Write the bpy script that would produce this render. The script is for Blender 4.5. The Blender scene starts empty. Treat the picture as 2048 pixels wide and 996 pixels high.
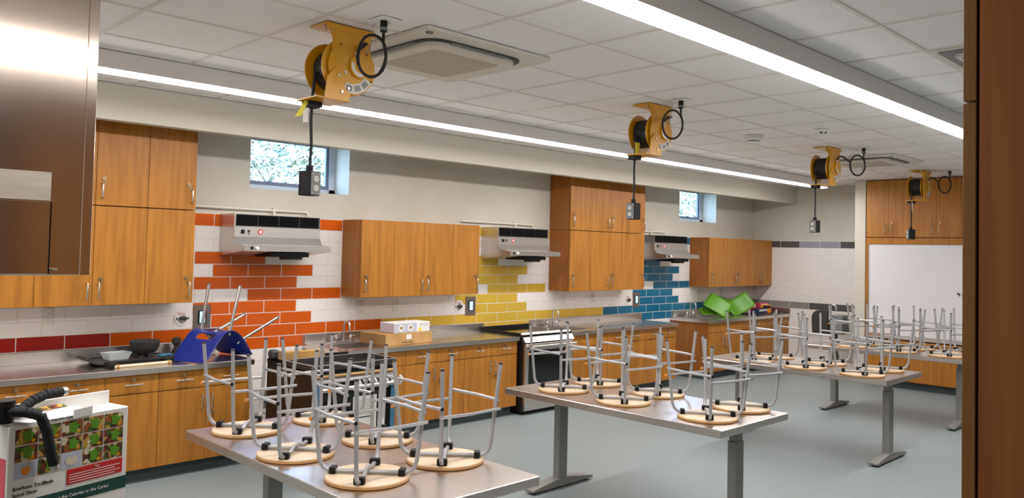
import bpy, bmesh, math, random
from mathutils import Vector, Matrix

random.seed(7)
scene = bpy.context.scene
COL = scene.collection
PI = math.pi
H = 1.6445            # camera height above the floor
C = 2.69              # ceiling height
D = 6.25              # long tiled wall (plane y = D)
XF = 11.5             # tiled end wall (plane x = XF)
XT = 10.85            # teaching wall (plane x = XT)

# ------------------------------------------------------------------ camera
yaw, pitch, roll = math.radians(45.4255), math.radians(1.90828), math.radians(1.33904)
fw = Vector((math.cos(yaw) * math.cos(pitch), math.sin(yaw) * math.cos(pitch), math.sin(pitch)))
r0 = Vector((math.sin(yaw), -math.cos(yaw), 0))
u0 = r0.cross(fw)
rv = r0 * math.cos(roll) + u0 * math.sin(roll)
uv = -r0 * math.sin(roll) + u0 * math.cos(roll)
cam_d = bpy.data.cameras.new('camera')
cam = bpy.data.objects.new('camera', cam_d)
COL.objects.link(cam)
m = Matrix((rv, uv, -fw)).transposed().to_4x4()
m.translation = (0, 0, H)
cam.matrix_world = m
FPX = 1590.4
cam_d.sensor_width = 36.0
cam_d.lens = 36.0 * FPX / 2048.0
cam_d.shift_y = -(498 - 447.53) / 2048.0
cam_d.clip_start = 0.05
scene.camera = cam

# ------------------------------------------------------------------ view, world
scene.view_settings.view_transform = 'Standard'
scene.view_settings.look = 'None'
scene.view_settings.gamma = 1.0
scene.view_settings.use_curve_mapping = False
scene.view_settings.exposure = 0.0
LIGHT_STRENGTH = 42.0
world = bpy.data.worlds.new('world')
scene.world = world
world.use_nodes = True
bg = world.node_tree.nodes['Background']
bg.inputs['Color'].default_value = (0.38, 0.62, 1.0, 1)
bg.inputs['Strength'].default_value = 18.0


# ------------------------------------------------------------------ materials
def lin(c):
    c = c / 255.0
    return c / 12.92 if c <= 0.04045 else ((c + 0.055) / 1.055) ** 2.4


def rgb(r, g, b):
    return (lin(r), lin(g), lin(b), 1)


def mat(name, col, rough=0.5, metal=0.0, spec=0.5, coat=0.0, emit=None, estr=0.0, trans=0.0, aniso=0.0):
    mt = bpy.data.materials.new(name)
    mt.use_nodes = True
    b = mt.node_tree.nodes['Principled BSDF']
    b.inputs['Base Color'].default_value = col
    b.inputs['Roughness'].default_value = rough
    b.inputs['Metallic'].default_value = metal
    b.inputs['Specular IOR Level'].default_value = spec
    b.inputs['Coat Weight'].default_value = coat
    b.inputs['Transmission Weight'].default_value = trans
    b.inputs['Anisotropic'].default_value = aniso
    if emit:
        b.inputs['Emission Color'].default_value = emit
        b.inputs['Emission Strength'].default_value = estr
    return mt


def noise_mix(mt, c1, c2, scale=(1, 1, 1), nscale=5.0, detail=3.0, lo=0.35, hi=0.65, bump=0.0, rough_var=None, distort=0.0):
    """colour between c1 and c2 by world-space noise; optional fine bump"""
    nt = mt.node_tree
    N, L = nt.nodes, nt.links
    b = N['Principled BSDF']
    g = N.new('ShaderNodeNewGeometry')
    mp = N.new('ShaderNodeMapping')
    mp.inputs['Scale'].default_value = scale
    L.new(g.outputs['Position'], mp.inputs['Vector'])
    n = N.new('ShaderNodeTexNoise')
    n.inputs['Scale'].default_value = nscale
    n.inputs['Detail'].default_value = detail
    n.inputs['Distortion'].default_value = distort
    L.new(mp.outputs['Vector'], n.inputs['Vector'])
    r = N.new('ShaderNodeValToRGB')
    r.color_ramp.elements[0].position = lo
    r.color_ramp.elements[1].position = hi
    r.color_ramp.elements[0].color = c1
    r.color_ramp.elements[1].color = c2
    L.new(n.outputs['Fac'], r.inputs['Fac'])
    L.new(r.outputs['Color'], b.inputs['Base Color'])
    if bump:
        bp = N.new('ShaderNodeBump')
        bp.inputs['Strength'].default_value = bump
        bp.inputs['Distance'].default_value = 0.002
        L.new(n.outputs['Fac'], bp.inputs['Height'])
        L.new(bp.outputs['Normal'], b.inputs['Normal'])
    if rough_var:
        mr = N.new('ShaderNodeMapRange')
        mr.inputs['To Min'].default_value = rough_var[0]
        mr.inputs['To Max'].default_value = rough_var[1]
        L.new(n.outputs['Fac'], mr.inputs['Value'])
        L.new(mr.outputs['Result'], b.inputs['Roughness'])
    return mt


M = {}
M['paint'] = noise_mix(mat('wall_paint', rgb(200, 194, 180), 0.85, spec=0.2), rgb(197, 191, 176), rgb(203, 197, 184), nscale=3)
M['paint_bounce'] = mat('unseen_wall_bounce_paint', rgb(236, 232, 226), 0.85, spec=0.2)  # for the unseen walls, made lighter to bounce more light into the room
M['beam'] = mat('beam_paint', rgb(200, 194, 180), 0.85, spec=0.2)
M['ceil'] = noise_mix(mat('ceiling_tile_white', rgb(244, 240, 234), 0.95, spec=0.1), rgb(242, 238, 236), rgb(249, 246, 245), nscale=260, detail=1, bump=0.15)
M['grid'] = mat('ceiling_grid_white', rgb(222, 216, 208), 0.6, spec=0.3)
M['floor'] = noise_mix(mat('vinyl_floor', rgb(134, 144, 142), 0.42, spec=0.4), rgb(128, 138, 137), rgb(144, 153, 151), nscale=90, detail=2, lo=0.3, hi=0.75)
M['grout'] = mat('grout', rgb(220, 211, 201), 0.9, spec=0.1)


def wood(name, dark, light, rough=0.38):
    mt = mat(name, light, rough, spec=0.3)
    noise_mix(mt, dark, light, scale=(1, 1, 0.07), nscale=26, detail=4, lo=0.3, hi=0.62, distort=0.35)
    return mt


M['wood'] = wood('maple_laminate', rgb(150, 96, 34), rgb(176, 116, 44))
M['wood_side'] = wood('maple_laminate_side', rgb(136, 82, 34), rgb(156, 96, 42))
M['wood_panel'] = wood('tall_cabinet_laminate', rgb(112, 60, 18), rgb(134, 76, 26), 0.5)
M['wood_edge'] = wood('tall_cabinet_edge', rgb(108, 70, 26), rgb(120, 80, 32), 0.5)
M['gap'] = mat('dark_gap', rgb(28, 16, 10), 0.9, spec=0.1)
M['kick'] = mat('toe_kick_rubber', rgb(66, 78, 80), 0.6)
M['steel'] = noise_mix(mat('brushed_steel', rgb(208, 202, 196), 0.34, 1.0), rgb(203, 197, 191), rgb(213, 207, 201), scale=(1, 1, 30), nscale=14, detail=2, rough_var=(0.28, 0.38))
M['steel_top'] = noise_mix(mat('steel_worktop', rgb(220, 213, 207), 0.26, 1.0), rgb(217, 210, 204), rgb(223, 216, 210), scale=(1, 1, 1), nscale=3, detail=2, rough_var=(0.24, 0.28))
M['table_top'] = noise_mix(mat('table_steel', rgb(202, 192, 186), 0.28, 1.0), rgb(199, 189, 183), rgb(205, 195, 189), nscale=3, detail=2, rough_var=(0.265, 0.295))
M['hood_panel'] = noise_mix(mat('hood_steel', rgb(208, 194, 180), 0.15, 1.0), rgb(206, 192, 178), rgb(210, 196, 182), nscale=2, detail=1, rough_var=(0.13, 0.16))
M['chrome'] = mat('chrome', rgb(205, 205, 205), 0.28, 1.0)
M['nickel'] = mat('satin_nickel', rgb(190, 186, 178), 0.3, 1.0)
M['brass'] = mat('key_metal', rgb(190, 180, 160), 0.3, 1.0)
M['grey_frame'] = mat('silver_paint_tube', rgb(165, 165, 165), 0.38, 0.35)
M['leg_grey'] = mat('table_leg_grey', rgb(128, 126, 121), 0.5, 0.2)
M['seat'] = noise_mix(mat('birch_seat', rgb(210, 186, 156), 0.5), rgb(204, 179, 148), rgb(216, 193, 164), scale=(1, 6, 1), nscale=8)
M['seat_edge'] = mat('birch_edge', rgb(186, 142, 88), 0.5)
M['black'] = mat('black_plastic', rgb(13, 13, 13), 0.5, spec=0.3)
M['rubber'] = mat('black_rubber', rgb(14, 14, 15), 0.6)
M['grille'] = mat('grille_black', rgb(10, 10, 10), 0.85, spec=0.1)
M['glass_black'] = mat('black_glass', rgb(8, 8, 9), 0.06, spec=0.6)
M['range_side'] = mat('range_side_enamel', rgb(26, 19, 16), 0.4)
M['film_blue'] = mat('blue_film', rgb(70, 120, 150), 0.35)
M['film_clear'] = mat('clear_wrap', rgb(190, 188, 182), 0.25)
M['yellow'] = mat('reel_yellow', rgb(212, 152, 10), 0.3, coat=0.3)
M['dark_grey'] = mat('dark_grey', rgb(52, 50, 48), 0.5)
M['mid_grey'] = mat('mid_grey_plastic', rgb(120, 120, 118), 0.5)
M['white'] = mat('white_plastic', rgb(232, 230, 226), 0.4)
M['offwhite'] = mat('offwhite_metal', rgb(216, 211, 200), 0.5)
M['label'] = mat('white_label', rgb(225, 222, 215), 0.5)
M['label_grey'] = mat('label_print', rgb(150, 148, 144), 0.6)
M['red'] = mat('print_red', rgb(196, 30, 36), 0.5)
M['t_white'] = mat('tile_white', rgb(234, 228, 221), 0.22, spec=0.5)
M['t_orange'] = mat('tile_orange', rgb(202, 88, 16), 0.14, spec=0.5)
M['t_red'] = mat('tile_red', rgb(150, 16, 12), 0.14, spec=0.5)
M['t_yellow'] = mat('tile_yellow', rgb(208, 172, 62), 0.16, spec=0.5)
M['t_blue'] = mat('tile_blue', rgb(18, 100, 132), 0.14, spec=0.5)
M['t_dgrey'] = mat('tile_dark_grey', rgb(84, 82, 82), 0.2, spec=0.5)
M['t_grey'] = mat('tile_mid_grey', rgb(138, 134, 128), 0.2, spec=0.5)
M['t_lgrey'] = mat('tile_light_grey', rgb(150, 150, 156), 0.2, spec=0.5)
M['wboard'] = mat('whiteboard', rgb(222, 219, 219), 0.25)
M['alu'] = mat('aluminium', rgb(190, 188, 184), 0.4, 0.7)
M['win_frame'] = mat('window_frame', rgb(198, 203, 210), 0.5, 0.0)
M['win_dark'] = mat('window_gasket', rgb(112, 120, 136), 0.5)
M['glass'] = mat('window_glass', (1, 1, 1, 1), 0.0, trans=1.0)
M['glass'].node_tree.nodes['Principled BSDF'].inputs['IOR'].default_value = 1.05
M['dish'] = mat('clear_glass', (0.82, 0.86, 0.84, 1), 0.12, trans=0.6)
M['lamp'] = mat('led_diffuser', rgb(255, 250, 240), 0.5, emit=(1.0, 0.972, 0.978, 1), estr=LIGHT_STRENGTH)
M['lamp_body'] = mat('light_housing', rgb(236, 232, 230), 0.5)
M['screen'] = mat('lcd_screen', rgb(150, 190, 220), 0.3, emit=rgb(170, 215, 245), estr=1.3)
M['blue'] = mat('blue_plastic', rgb(18, 38, 122), 0.4)
M['green'] = mat('lime_plastic', rgb(88, 144, 28), 0.4)
M['stone'] = noise_mix(mat('lava_stone', rgb(42, 41, 40), 0.95), rgb(34, 33, 32), rgb(56, 54, 52), nscale=120, bump=0.6)
M['griddle'] = mat('griddle_coating', rgb(52, 48, 46), 0.45)
M['ivory'] = mat('ivory_plastic', rgb(214, 202, 172), 0.5)
M['cyan'] = mat('cyan_plastic', rgb(28, 130, 170), 0.4)
M['card'] = noise_mix(mat('cardboard', rgb(178, 140, 88), 0.8, spec=0.15), rgb(170, 132, 80), rgb(186, 148, 96), nscale=8)
M['card_side'] = mat('cardboard_side', rgb(148, 112, 74), 0.85, spec=0.1)
M['paper'] = mat('white_card', rgb(228, 226, 220), 0.6)
M['paper_grey'] = mat('pale_grey_card', rgb(186, 190, 204), 0.55)
M['ink'] = mat('black_ink', rgb(30, 30, 32), 0.6)
M['dgreen'] = mat('dark_green_print', rgb(14, 66, 58), 0.5)
M['orange'] = mat('orange_card', rgb(236, 140, 30), 0.5)
M['pink'] = mat('pink_card', rgb(200, 70, 90), 0.5)
M['navy'] = mat('navy_card', rgb(26, 38, 80), 0.5)
M['lilac'] = mat('pale_lilac_card', rgb(190, 180, 190), 0.5)
M['brown_paper'] = mat('brown_kraft_roll', rgb(150, 118, 92), 0.8)
M['plate_brown'] = mat('bronze_plate', rgb(118, 106, 96), 0.45, 0.4)
M['beige'] = noise_mix(mat('grille_beige', rgb(190, 178, 160), 0.7), rgb(180, 168, 150), rgb(198, 186, 168), nscale=300, detail=1)
M['plate_alu'] = noise_mix(mat('worn_plate', rgb(186, 177, 164), 0.4, 0.8), rgb(180, 170, 157), rgb(192, 184, 172), scale=(2, 2, 12), nscale=5, detail=3)
M['leaf'] = noise_mix(mat('leaf_green', rgb(130, 165, 120), 0.6), rgb(30, 50, 30), rgb(140, 128, 88), nscale=5, lo=0.38, hi=0.66)
M['bark'] = mat('bark', rgb(90, 74, 60), 0.9)
M['ground'] = mat('outdoor_ground', rgb(150, 150, 130), 0.9)
M['yellow_tag'] = mat('yellow_tag', rgb(228, 214, 60), 0.5)
M['foam'] = mat('black_foam', rgb(20, 20, 21), 0.8)


def photo_print(name, seed, base=None, blob=None):
    """small printed food picture: mottled patches of green, orange and brown"""
    mt = mat(name, rgb(120, 90, 50), 0.5)
    nt = mt.node_tree
    N, L = nt.nodes, nt.links
    b = N['Principled BSDF']
    g = N.new('ShaderNodeTexCoord')
    mp = N.new('ShaderNodeMapping')
    mp.inputs['Location'].default_value = (seed * 1.7, seed * 0.9, seed * 2.3)
    L.new(g.outputs['Object'], mp.inputs['Vector'])
    v = N.new('ShaderNodeTexVoronoi')
    v.inputs['Scale'].default_value = 95
    L.new(mp.outputs['Vector'], v.inputs['Vector'])
    sp = N.new('ShaderNodeSeparateColor')
    L.new(v.outputs['Color'], sp.inputs['Color'])
    r = N.new('ShaderNodeValToRGB')
    r.color_ramp.interpolation = 'CONSTANT'
    cols = [(0.0, rgb(70, 40, 24)), (0.2, rgb(150, 84, 34)), (0.4, rgb(70, 90, 30)), (0.6, rgb(190, 150, 60)), (0.75, rgb(120, 36, 26)), (0.9, rgb(210, 200, 170))]
    el = r.color_ramp.elements
    el[0].position, el[0].color = cols[0]
    el[1].position, el[1].color = cols[1]
    for p, c in cols[2:]:
        e = el.new(p)
        e.color = c
    L.new(sp.outputs[0], r.inputs['Fac'])
    L.new(r.outputs['Color'], b.inputs['Base Color'])
    return mt


# ------------------------------------------------------------------ mesh helpers
class MB:
    def __init__(self):
        self.v = []
        self.f = []

    def add(self, vs, fs):
        o = len(self.v)
        self.v += [tuple(p) for p in vs]
        self.f += [tuple(i + o for i in f) for f in fs]
        return self

    def box(self, x0, x1, y0, y1, z0, z1):
        vs = [(x0, y0, z0), (x1, y0, z0), (x1, y1, z0), (x0, y1, z0), (x0, y0, z1), (x1, y0, z1), (x1, y1, z1), (x0, y1, z1)]
        return self.add(vs, [(3, 2, 1, 0), (4, 5, 6, 7), (0, 1, 5, 4), (1, 2, 6, 5), (2, 3, 7, 6), (3, 0, 4, 7)])

    def cbox(self, x0, x1, y0, y1, z0, z1, b=0.002):
        """box with chamfered edges (44 triangles)"""
        bm = bmesh.new()
        bmesh.ops.create_cube(bm, size=1.0)
        for v in bm.verts:
            v.co = ((x0 + x1) / 2 + v.co.x * (x1 - x0), (y0 + y1) / 2 + v.co.y * (y1 - y0), (z0 + z1) / 2 + v.co.z * (z1 - z0))
        bmesh.ops.bevel(bm, geom=list(bm.edges), offset=b, segments=1, affect='EDGES', profile=0.5)
        bm.verts.ensure_lookup_table()
        for i, v in enumerate(bm.verts):
            v.index = i
        self.add([v.co[:] for v in bm.verts], [[v.index for v in f.verts] for f in bm.faces])
        bm.free()
        return self

    def prism(self, poly, axis, a0, a1):
        """2-D polygon extruded along an axis ('x': poly=(y,z), 'y': (x,z), 'z': (x,y))"""
        def P(p, a):
            if axis == 'x':
                return (a, p[0], p[1])
            if axis == 'y':
                return (p[0], a, p[1])
            return (p[0], p[1], a)
        n = len(poly)
        vs = [P(p, a0) for p in poly] + [P(p, a1) for p in poly]
        fs = [tuple(range(n)), tuple(reversed(range(n, 2 * n)))]
        fs += [(i, i + n, (i + 1) % n + n, (i + 1) % n) for i in range(n)]
        return self.add(vs, fs)

    def cyl(self, p0, p1, r, n=12, r1=None):
        p0, p1 = Vector(p0), Vector(p1)
        r1 = r if r1 is None else r1
        d = (p1 - p0).normalized()
        a = d.orthogonal().normalized()
        b = d.cross(a)
        vs = []
        for p, rr in ((p0, r), (p1, r1)):
            for i in range(n):
                t = 2 * PI * i / n
                vs.append(p + a * (rr * math.cos(t)) + b * (rr * math.sin(t)))
        fs = [tuple(reversed(range(n))), tuple(range(n, 2 * n))] + [(i, (i + 1) % n, (i + 1) % n + n, i + n) for i in range(n)]
        return self.add(vs, fs)

    def tube(self, pts, r, n=8, closed=False):
        pts = [Vector(p) for p in pts]
        k = len(pts)
        tang = []
        for i in range(k):
            if closed:
                t = pts[(i + 1) % k] - pts[i - 1]
            else:
                t = pts[min(i + 1, k - 1)] - pts[max(i - 1, 0)]
            tang.append(t.normalized())
        a = tang[0].orthogonal().normalized()
        rings = []
        for i in range(k):
            a = (a - tang[i] * a.dot(tang[i])).normalized()
            b = tang[i].cross(a)
            rings.append([pts[i] + a * (r * math.cos(2 * PI * j / n)) + b * (r * math.sin(2 * PI * j / n)) for j in range(n)])
        vs = [p for rg in rings for p in rg]
        fs = []
        for i in range(k if closed else k - 1):
            o, q = i * n, ((i + 1) % k) * n
            fs += [(o + j, o + (j + 1) % n, q + (j + 1) % n, q + j) for j in range(n)]
        if not closed:
            fs += [tuple(reversed(range(n))), tuple(range((k - 1) * n, k * n))]
        return self.add(vs, fs)

    def lathe(self, prof, c=(0, 0, 0), n=24, axis='z'):
        vs, fs = [], []
        k = len(prof)
        for i in range(n):
            t = 2 * PI * i / n
            for (r, z) in prof:
                x, y = r * math.cos(t), r * math.sin(t)
                if axis == 'z':
                    vs.append((c[0] + x, c[1] + y, c[2] + z))
                elif axis == 'y':
                    vs.append((c[0] + x, c[1] + z, c[2] - y))
                else:
                    vs.append((c[0] + z, c[1] + x, c[2] + y))
        for i in range(n):
            j = (i + 1) % n
            for q in range(k - 1):
                fs.append((i * k + q, j * k + q, j * k + q + 1, i * k + q + 1))
        return self.add(vs, fs)

    def mesh(self, name, m=None, smooth=False):
        me = bpy.data.meshes.new(name)
        me.from_pydata(self.v, [], self.f)
        bm = bmesh.new()
        bm.from_mesh(me)
        bmesh.ops.recalc_face_normals(bm, faces=bm.faces)
        bm.to_mesh(me)
        bm.free()
        if smooth:
            me.polygons.foreach_set('use_smooth', [True] * len(me.polygons))
            me.set_sharp_from_angle(angle=math.radians(40))
        if m is not None:
            me.materials.append(M[m] if isinstance(m, str) else m)
        return me

    def build(self, name, m, parent=None, smooth=False, loc=None):
        """mesh in the local frame of its thing"""
        return put(name, self.mesh(name, m, smooth), parent, loc)


def put(name, me, parent=None, loc=None, rotz=None):
    o = bpy.data.objects.new(name, me)
    COL.objects.link(o)
    if parent is not None:
        o.parent = parent
    if loc is not None:
        o.location = loc
    if rotz is not None:
        o.rotation_euler = (0, 0, rotz)
    return o


def tag(o, label, cat, group=None):
    o['label'] = label
    o['category'] = cat
    if group:
        o['group'] = group
    return o


def thing(name, label, cat, loc=(0, 0, 0), rotz=0.0, group=None):
    o = bpy.data.objects.new(name, None)
    o.empty_display_size = 0.05
    COL.objects.link(o)
    o.location = loc
    o.rotation_euler = (0, 0, rotz)
    return tag(o, label, cat, group)


def struct(name, mb, m, parent=None):
    o = mb.build(name, m, parent)
    if parent is None:
        o['kind'] = 'structure'
    return o


def copy_tree(o, parent=None):
    c = o.copy()
    COL.objects.link(c)
    if parent is not None:
        c.parent = parent
    for ch in list(o.children):
        copy_tree(ch, c)
    return c


_cache = {}


def piece(name, dims, m, parent, loc, b=0.002):
    """chamfered block (origin at its low corner) sharing mesh data between alike pieces"""
    key = (name, tuple(round(d, 4) for d in dims), m, b)
    if key not in _cache:
        _cache[key] = MB().cbox(0, dims[0], 0, dims[1], 0, dims[2], b).mesh(name, m)
    return put(name, _cache[key], parent, loc)


def text_mesh(s, size, m, extr=0.0004):
    cu = bpy.data.curves.new('txt', 'FONT')
    cu.body = s
    cu.size = size
    cu.extrude = extr
    cu.resolution_u = 2
    o = bpy.data.objects.new('txt', cu)
    COL.objects.link(o)
    dg = bpy.context.evaluated_depsgraph_get()
    me = bpy.data.meshes.new_from_object(o.evaluated_get(dg))
    bpy.data.objects.remove(o)
    bpy.data.curves.remove(cu)
    me.materials.clear()
    me.materials.append(M[m])
    # text lies in xy; stand it up in xz facing -y
    me.transform(Matrix.Rotation(PI / 2, 4, 'X'))
    return me


def arc(cx, cz, r, a0, a1, n):
    return [(cx + r * math.cos(math.radians(a0 + (a1 - a0) * i / n)), cz + r * math.sin(math.radians(a0 + (a1 - a0) * i / n))) for i in range(n + 1)]

# ================================================================== SETTING
struct('floor', MB().box(-2.2, XF + 0.3, -3.2, D + 0.3, -0.1, 0), 'floor')

WIN = [(3.08, 4.043), (9.43, 10.39)]
WZ0, WZ1 = 2.115, 2.64
mb = MB()
mb.box(-2.2, XF + 0.3, D, D + 0.30, 0, WZ0)
mb.box(-2.2, XF + 0.3, D, D + 0.30, WZ1, C + 0.1)
xs = [-2.2, WIN[0][0], WIN[0][1], WIN[1][0], WIN[1][1], XF + 0.3]
for a, b in ((0, 1), (2, 3), (4, 5)):
    mb.box(xs[a], xs[b], D, D + 0.30, WZ0, WZ1)
wall_back = struct('wall_back', mb, 'paint')
wall_far = struct('wall_far', MB().box(XF, XF + 0.3, 4.262, D, 0, C + 0.1), 'paint')
struct('wall_teaching', MB().box(XF - 0.1, XF + 0.3, -3.2, 4.262, 0, C + 0.1), 'paint')
struct('trim_2', MB().box(XT, XF, 4.262, 4.402, 0, C), 'beam')
struct('wall_right', MB().box(-2.2, XF, -3.2, -3.0, 0, C + 0.1), 'paint_bounce')
struct('wall_near', MB().box(-2.4, -2.2, -3.2, D, 0, C + 0.1), 'paint_bounce')
# bulkhead beam hanging in front of the window wall
struct('trim_1', MB().prism([(-2.2, 5.615), (XF, 5.545), (XF, 5.635), (-2.2, 5.705)], 'z', 2.447, C), 'beam')

# ---- ceiling: slab, grid bars, tiles
ceiling = struct('ceiling', MB().box(-2.4, XF + 0.3, -3.2, D + 0.3, C + 0.012, C + 0.14), 'grid')
GP = 0.5861
GX = [3.6464 + GP * i for i in range(-10, 15)]
GY = [2.5513 + GP * j for j in range(-8, 7)]
GX = [x for x in GX if -2.2 < x < XF]
GY = [y for y in GY if -3.0 < y < D]


def project(p):
    q = Vector(p) - Vector((0, 0, H))
    z = q.dot(fw)
    if z < 0.2:
        return None
    return (1024 + FPX * q.dot(rv) / z, 447.53 - FPX * q.dot(uv) / z)


def in_view(pts, mg=60):
    qs = [project(p) for p in pts]
    qs = [q for q in qs if q]
    if not qs:
        return False
    return min(q[0] for q in qs) < 2048 + mg and max(q[0] for q in qs) > -mg and min(q[1] for q in qs) < 996 + mg and max(q[1] for q in qs) > -mg


rest = MB()
ex = [-2.2] + GX + [XF]
ey = [-3.0] + GY + [D]
ntile = 0
for i in range(len(ex) - 1):
    for j in range(len(ey) - 1):
        x0, x1, y0, y1 = ex[i] + 0.0005, ex[i + 1] - 0.0005, ey[j] + 0.0005, ey[j + 1] - 0.0005
        if x1 - x0 < 0.03 or y1 - y0 < 0.03:
            continue
        crn = [(x, y, C) for x in (x0, x1) for y in (y0, y1)]
        if in_view(crn) and x1 > 0.6:
            piece('ceiling_tile', (x1 - x0, y1 - y0, 0.02), 'ceil', ceiling, (x0, y0, C + 0.004), 0.003)
            ntile += 1
        else:
            rest.box(x0, x1, y0, y1, C + 0.004, C + 0.024)
o = rest.build('ceiling_tile_rest', 'ceil', ceiling)
o['kind'] = 'stuff'
for x in GX:
    piece('grid_bar', (0.022, D + 3.0, 0.014), 'grid', ceiling, (x - 0.011, -3.0, C), 0.001)
for y in GY:
    piece('grid_bar', (XF + 2.2, 0.022, 0.0135), 'grid', ceiling, (-2.2, y - 0.011, C + 0.0005), 0.001)

# ---- wall tiles, long wall
TL, TH, TZ, TX = 0.3019, 0.1015, 0.868, 1.4275
GT = 0.006
grout = MB().box(-0.2, XF, D - 0.0075, D, 0.0, 1.886).build('tile_backing', 'grout', wall_back)
# colour of each row from idx n on (n counts tiles from TX)
ROWS = {
    -1: [(-99, 'white'), (4, 'orange'), (9, 'yellow'), (20, 'blue')],
    0: [(-99, 'red'), (2, 'orange'), (10, 'yellow'), (21, 'blue')],
    1: [(-99, 'white'), (3.5, 'orange'), (7, 'white'), (13, 'yellow'), (16, 'white'), (23, 'blue'), (26, 'white')],
    2: [(-99, 'white'), (4, 'orange'), (7, 'white'), (13, 'yellow'), (16, 'white'), (23, 'blue'), (26, 'white')],
    3: [(-99, 'white'), (5, 'orange'), (11, 'white'), (14, 'yellow'), (17, 'white'), (24, 'blue'), (29, 'white')],
    4: [(-99, 'white'), (4, 'orange'), (7, 'white'), (12, 'yellow'), (16, 'white'), (22, 'blue'), (26, 'white')],
    5: [(-99, 'white'), (4, 'orange'), (7, 'white'), (12, 'yellow'), (16, 'white'), (22, 'blue'), (26, 'white')],
    6: [(-99, 'white'), (4, 'orange'), (6, 'white'), (12, 'yellow'), (15, 'white'), (22, 'blue'), (25, 'white')],
    7: [(-99, 'white')], 8: [(-99, 'white')],
    9: [(-99, 'orange'), (10, 'yellow'), (20, 'blue')],
}


def zones(k):
    if k >= 3:
        return [(2.500, 3.985), (5.39, 6.765), (8.175, 9.69)]
    if k >= 0:
        return [(0.55, XF)]
    return [(2.853, 3.618), (5.74, 6.44), (8.50, 9.262)]


def lay(parent, y_or_x, row, z, ranges, colour, axis, low, pitch, off):
    for (a, b) in ranges:
        n = math.floor((a - off) / pitch)
        while off + n * pitch < b - 0.01:
            s, e = max(a, off + n * pitch), min(b, off + (n + 1) * pitch)
            cuts = [s] + [c for c in low if s + 0.02 < c < e - 0.02] + [e]
            for q in range(len(cuts) - 1):
                s1, e1 = cuts[q], cuts[q + 1]
                if e1 - s1 > 0.02:
                    col = colour(((s1 + e1) / 2 - off) / pitch)
                    if axis == 'x':
                        piece('wall_tile', (e1 - s1 - GT, 0.009, TH - GT), 't_' + col, parent, (s1 + GT / 2, y_or_x - 0.009, z + GT / 2), 0.0015)
                    else:
                        piece('wall_tile', (0.009, e1 - s1 - GT, TH - GT), 't_' + col, parent, (y_or_x - 0.009, s1 + GT / 2, z + GT / 2), 0.0015)
            n += 1


for k in range(-8, 10):
    table = ROWS.get(k, [(-99, 'white')])
    odd = k % 2

    def colour(u, table=table):
        c = table[0][1]
        for n, cc in table:
            if u >= n - 1e-6:
                c = cc
        return c
    lay(wall_back, D, k, TZ + TH * k, zones(k), colour, 'x', [2.644] if k in (1, 2, 3) else [], TL, TX + (TL / 2 if odd else 0))

# ---- wall tiles, end wall
MB().box(XF - 0.0075, XF, 4.402, D, 0.0, 1.886).build('tile_backing', 'grout', wall_far)
for k in range(-8, 10):
    odd = k % 2

    def colour(u, k=k):
        y = u
        return 'white'
    off = 5.787 - 0.305 * 10 + (0 if odd else 0.1525)

    def colour(u, k=k, off=off):
        y = off + u * 0.305
        if k == 9:
            return 'dgrey' if (y > 5.483 or y < 4.872) else 'lgrey'
        if k == 0:
            return 'grey' if y > 5.325 else 'dgrey'
        return 'white'
    lay(wall_far, XF, k, TZ + TH * k, [(4.41, D - 0.012)], colour, 'y', [], 0.305, off)

# ---- windows with frames and panes
for n, (a, b) in enumerate(WIN):
    w = struct('window_%d' % (n + 1), MB().box(a, b, D + 0.24, D + 0.30, WZ0, WZ0 + 0.05)
               .box(a, b, D + 0.24, D + 0.30, WZ1 - 0.05, WZ1).box(a, a + 0.06, D + 0.24, D + 0.30, WZ0, WZ1)
               .box(b - 0.06, b, D + 0.24, D + 0.30, WZ0, WZ1), 'win_frame')
    MB().box(a + 0.06, b - 0.06, D + 0.255, D + 0.285, WZ0 + 0.05, WZ0 + 0.085).box(a + 0.06, b - 0.06, D + 0.255, D + 0.285, WZ1 - 0.085, WZ1 - 0.05) \
        .box(a + 0.06, a + 0.09, D + 0.255, D + 0.285, WZ0 + 0.085, WZ1 - 0.085).box(b - 0.09, b - 0.06, D + 0.255, D + 0.285, WZ0 + 0.085, WZ1 - 0.085).build('sash', 'win_dark', w)
    MB().box(a + 0.09, b - 0.09, D + 0.268, D + 0.272, WZ0 + 0.085, WZ1 - 0.085).build('pane', 'glass', w)


# ---- garden outside: ground and two shrubs
struct('outdoor_ground', MB().box(-8, 30, D + 0.31, 22, 1.55, 1.65), 'ground')


def shrub(name, label, cx, cy, rx, ry, rz, z0, n, seed):
    rnd = random.Random(seed)
    t = thing(name, label, 'shrub', (cx, cy, z0))
    mb = MB()
    for _ in range(n):
        while True:
            p = Vector((rnd.uniform(-1, 1), rnd.uniform(-1, 1), rnd.uniform(-1, 1)))
            if 0.45 < p.length < 1:
                break
        q = Vector((p.x * rx, p.y * ry, rz + p.z * rz))
        s = rnd.uniform(0.03, 0.07)
        a = Vector((rnd.uniform(-1, 1), rnd.uniform(-1, 1), rnd.uniform(-1, 1))).normalized()
        b = a.orthogonal().normalized()
        mb.add([q - a * s, q + b * s * 0.45, q + a * s, q - b * s * 0.45], [(0, 1, 2, 3)])
    f = mb.build('foliage', 'leaf', t)
    f['kind'] = 'stuff'
    mb = MB()
    for i in range(7):
        ang = i * 0.9
        mb.tube([(0, 0, 0.0), (0.15 * math.cos(ang) * rx, 0.3 * math.sin(ang) * ry, rz * 0.6), (0.5 * math.cos(ang) * rx, 0.5 * math.sin(ang) * ry, rz * 1.4)], 0.009, 6)
    mb.build('stem', 'bark', t)


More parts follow.
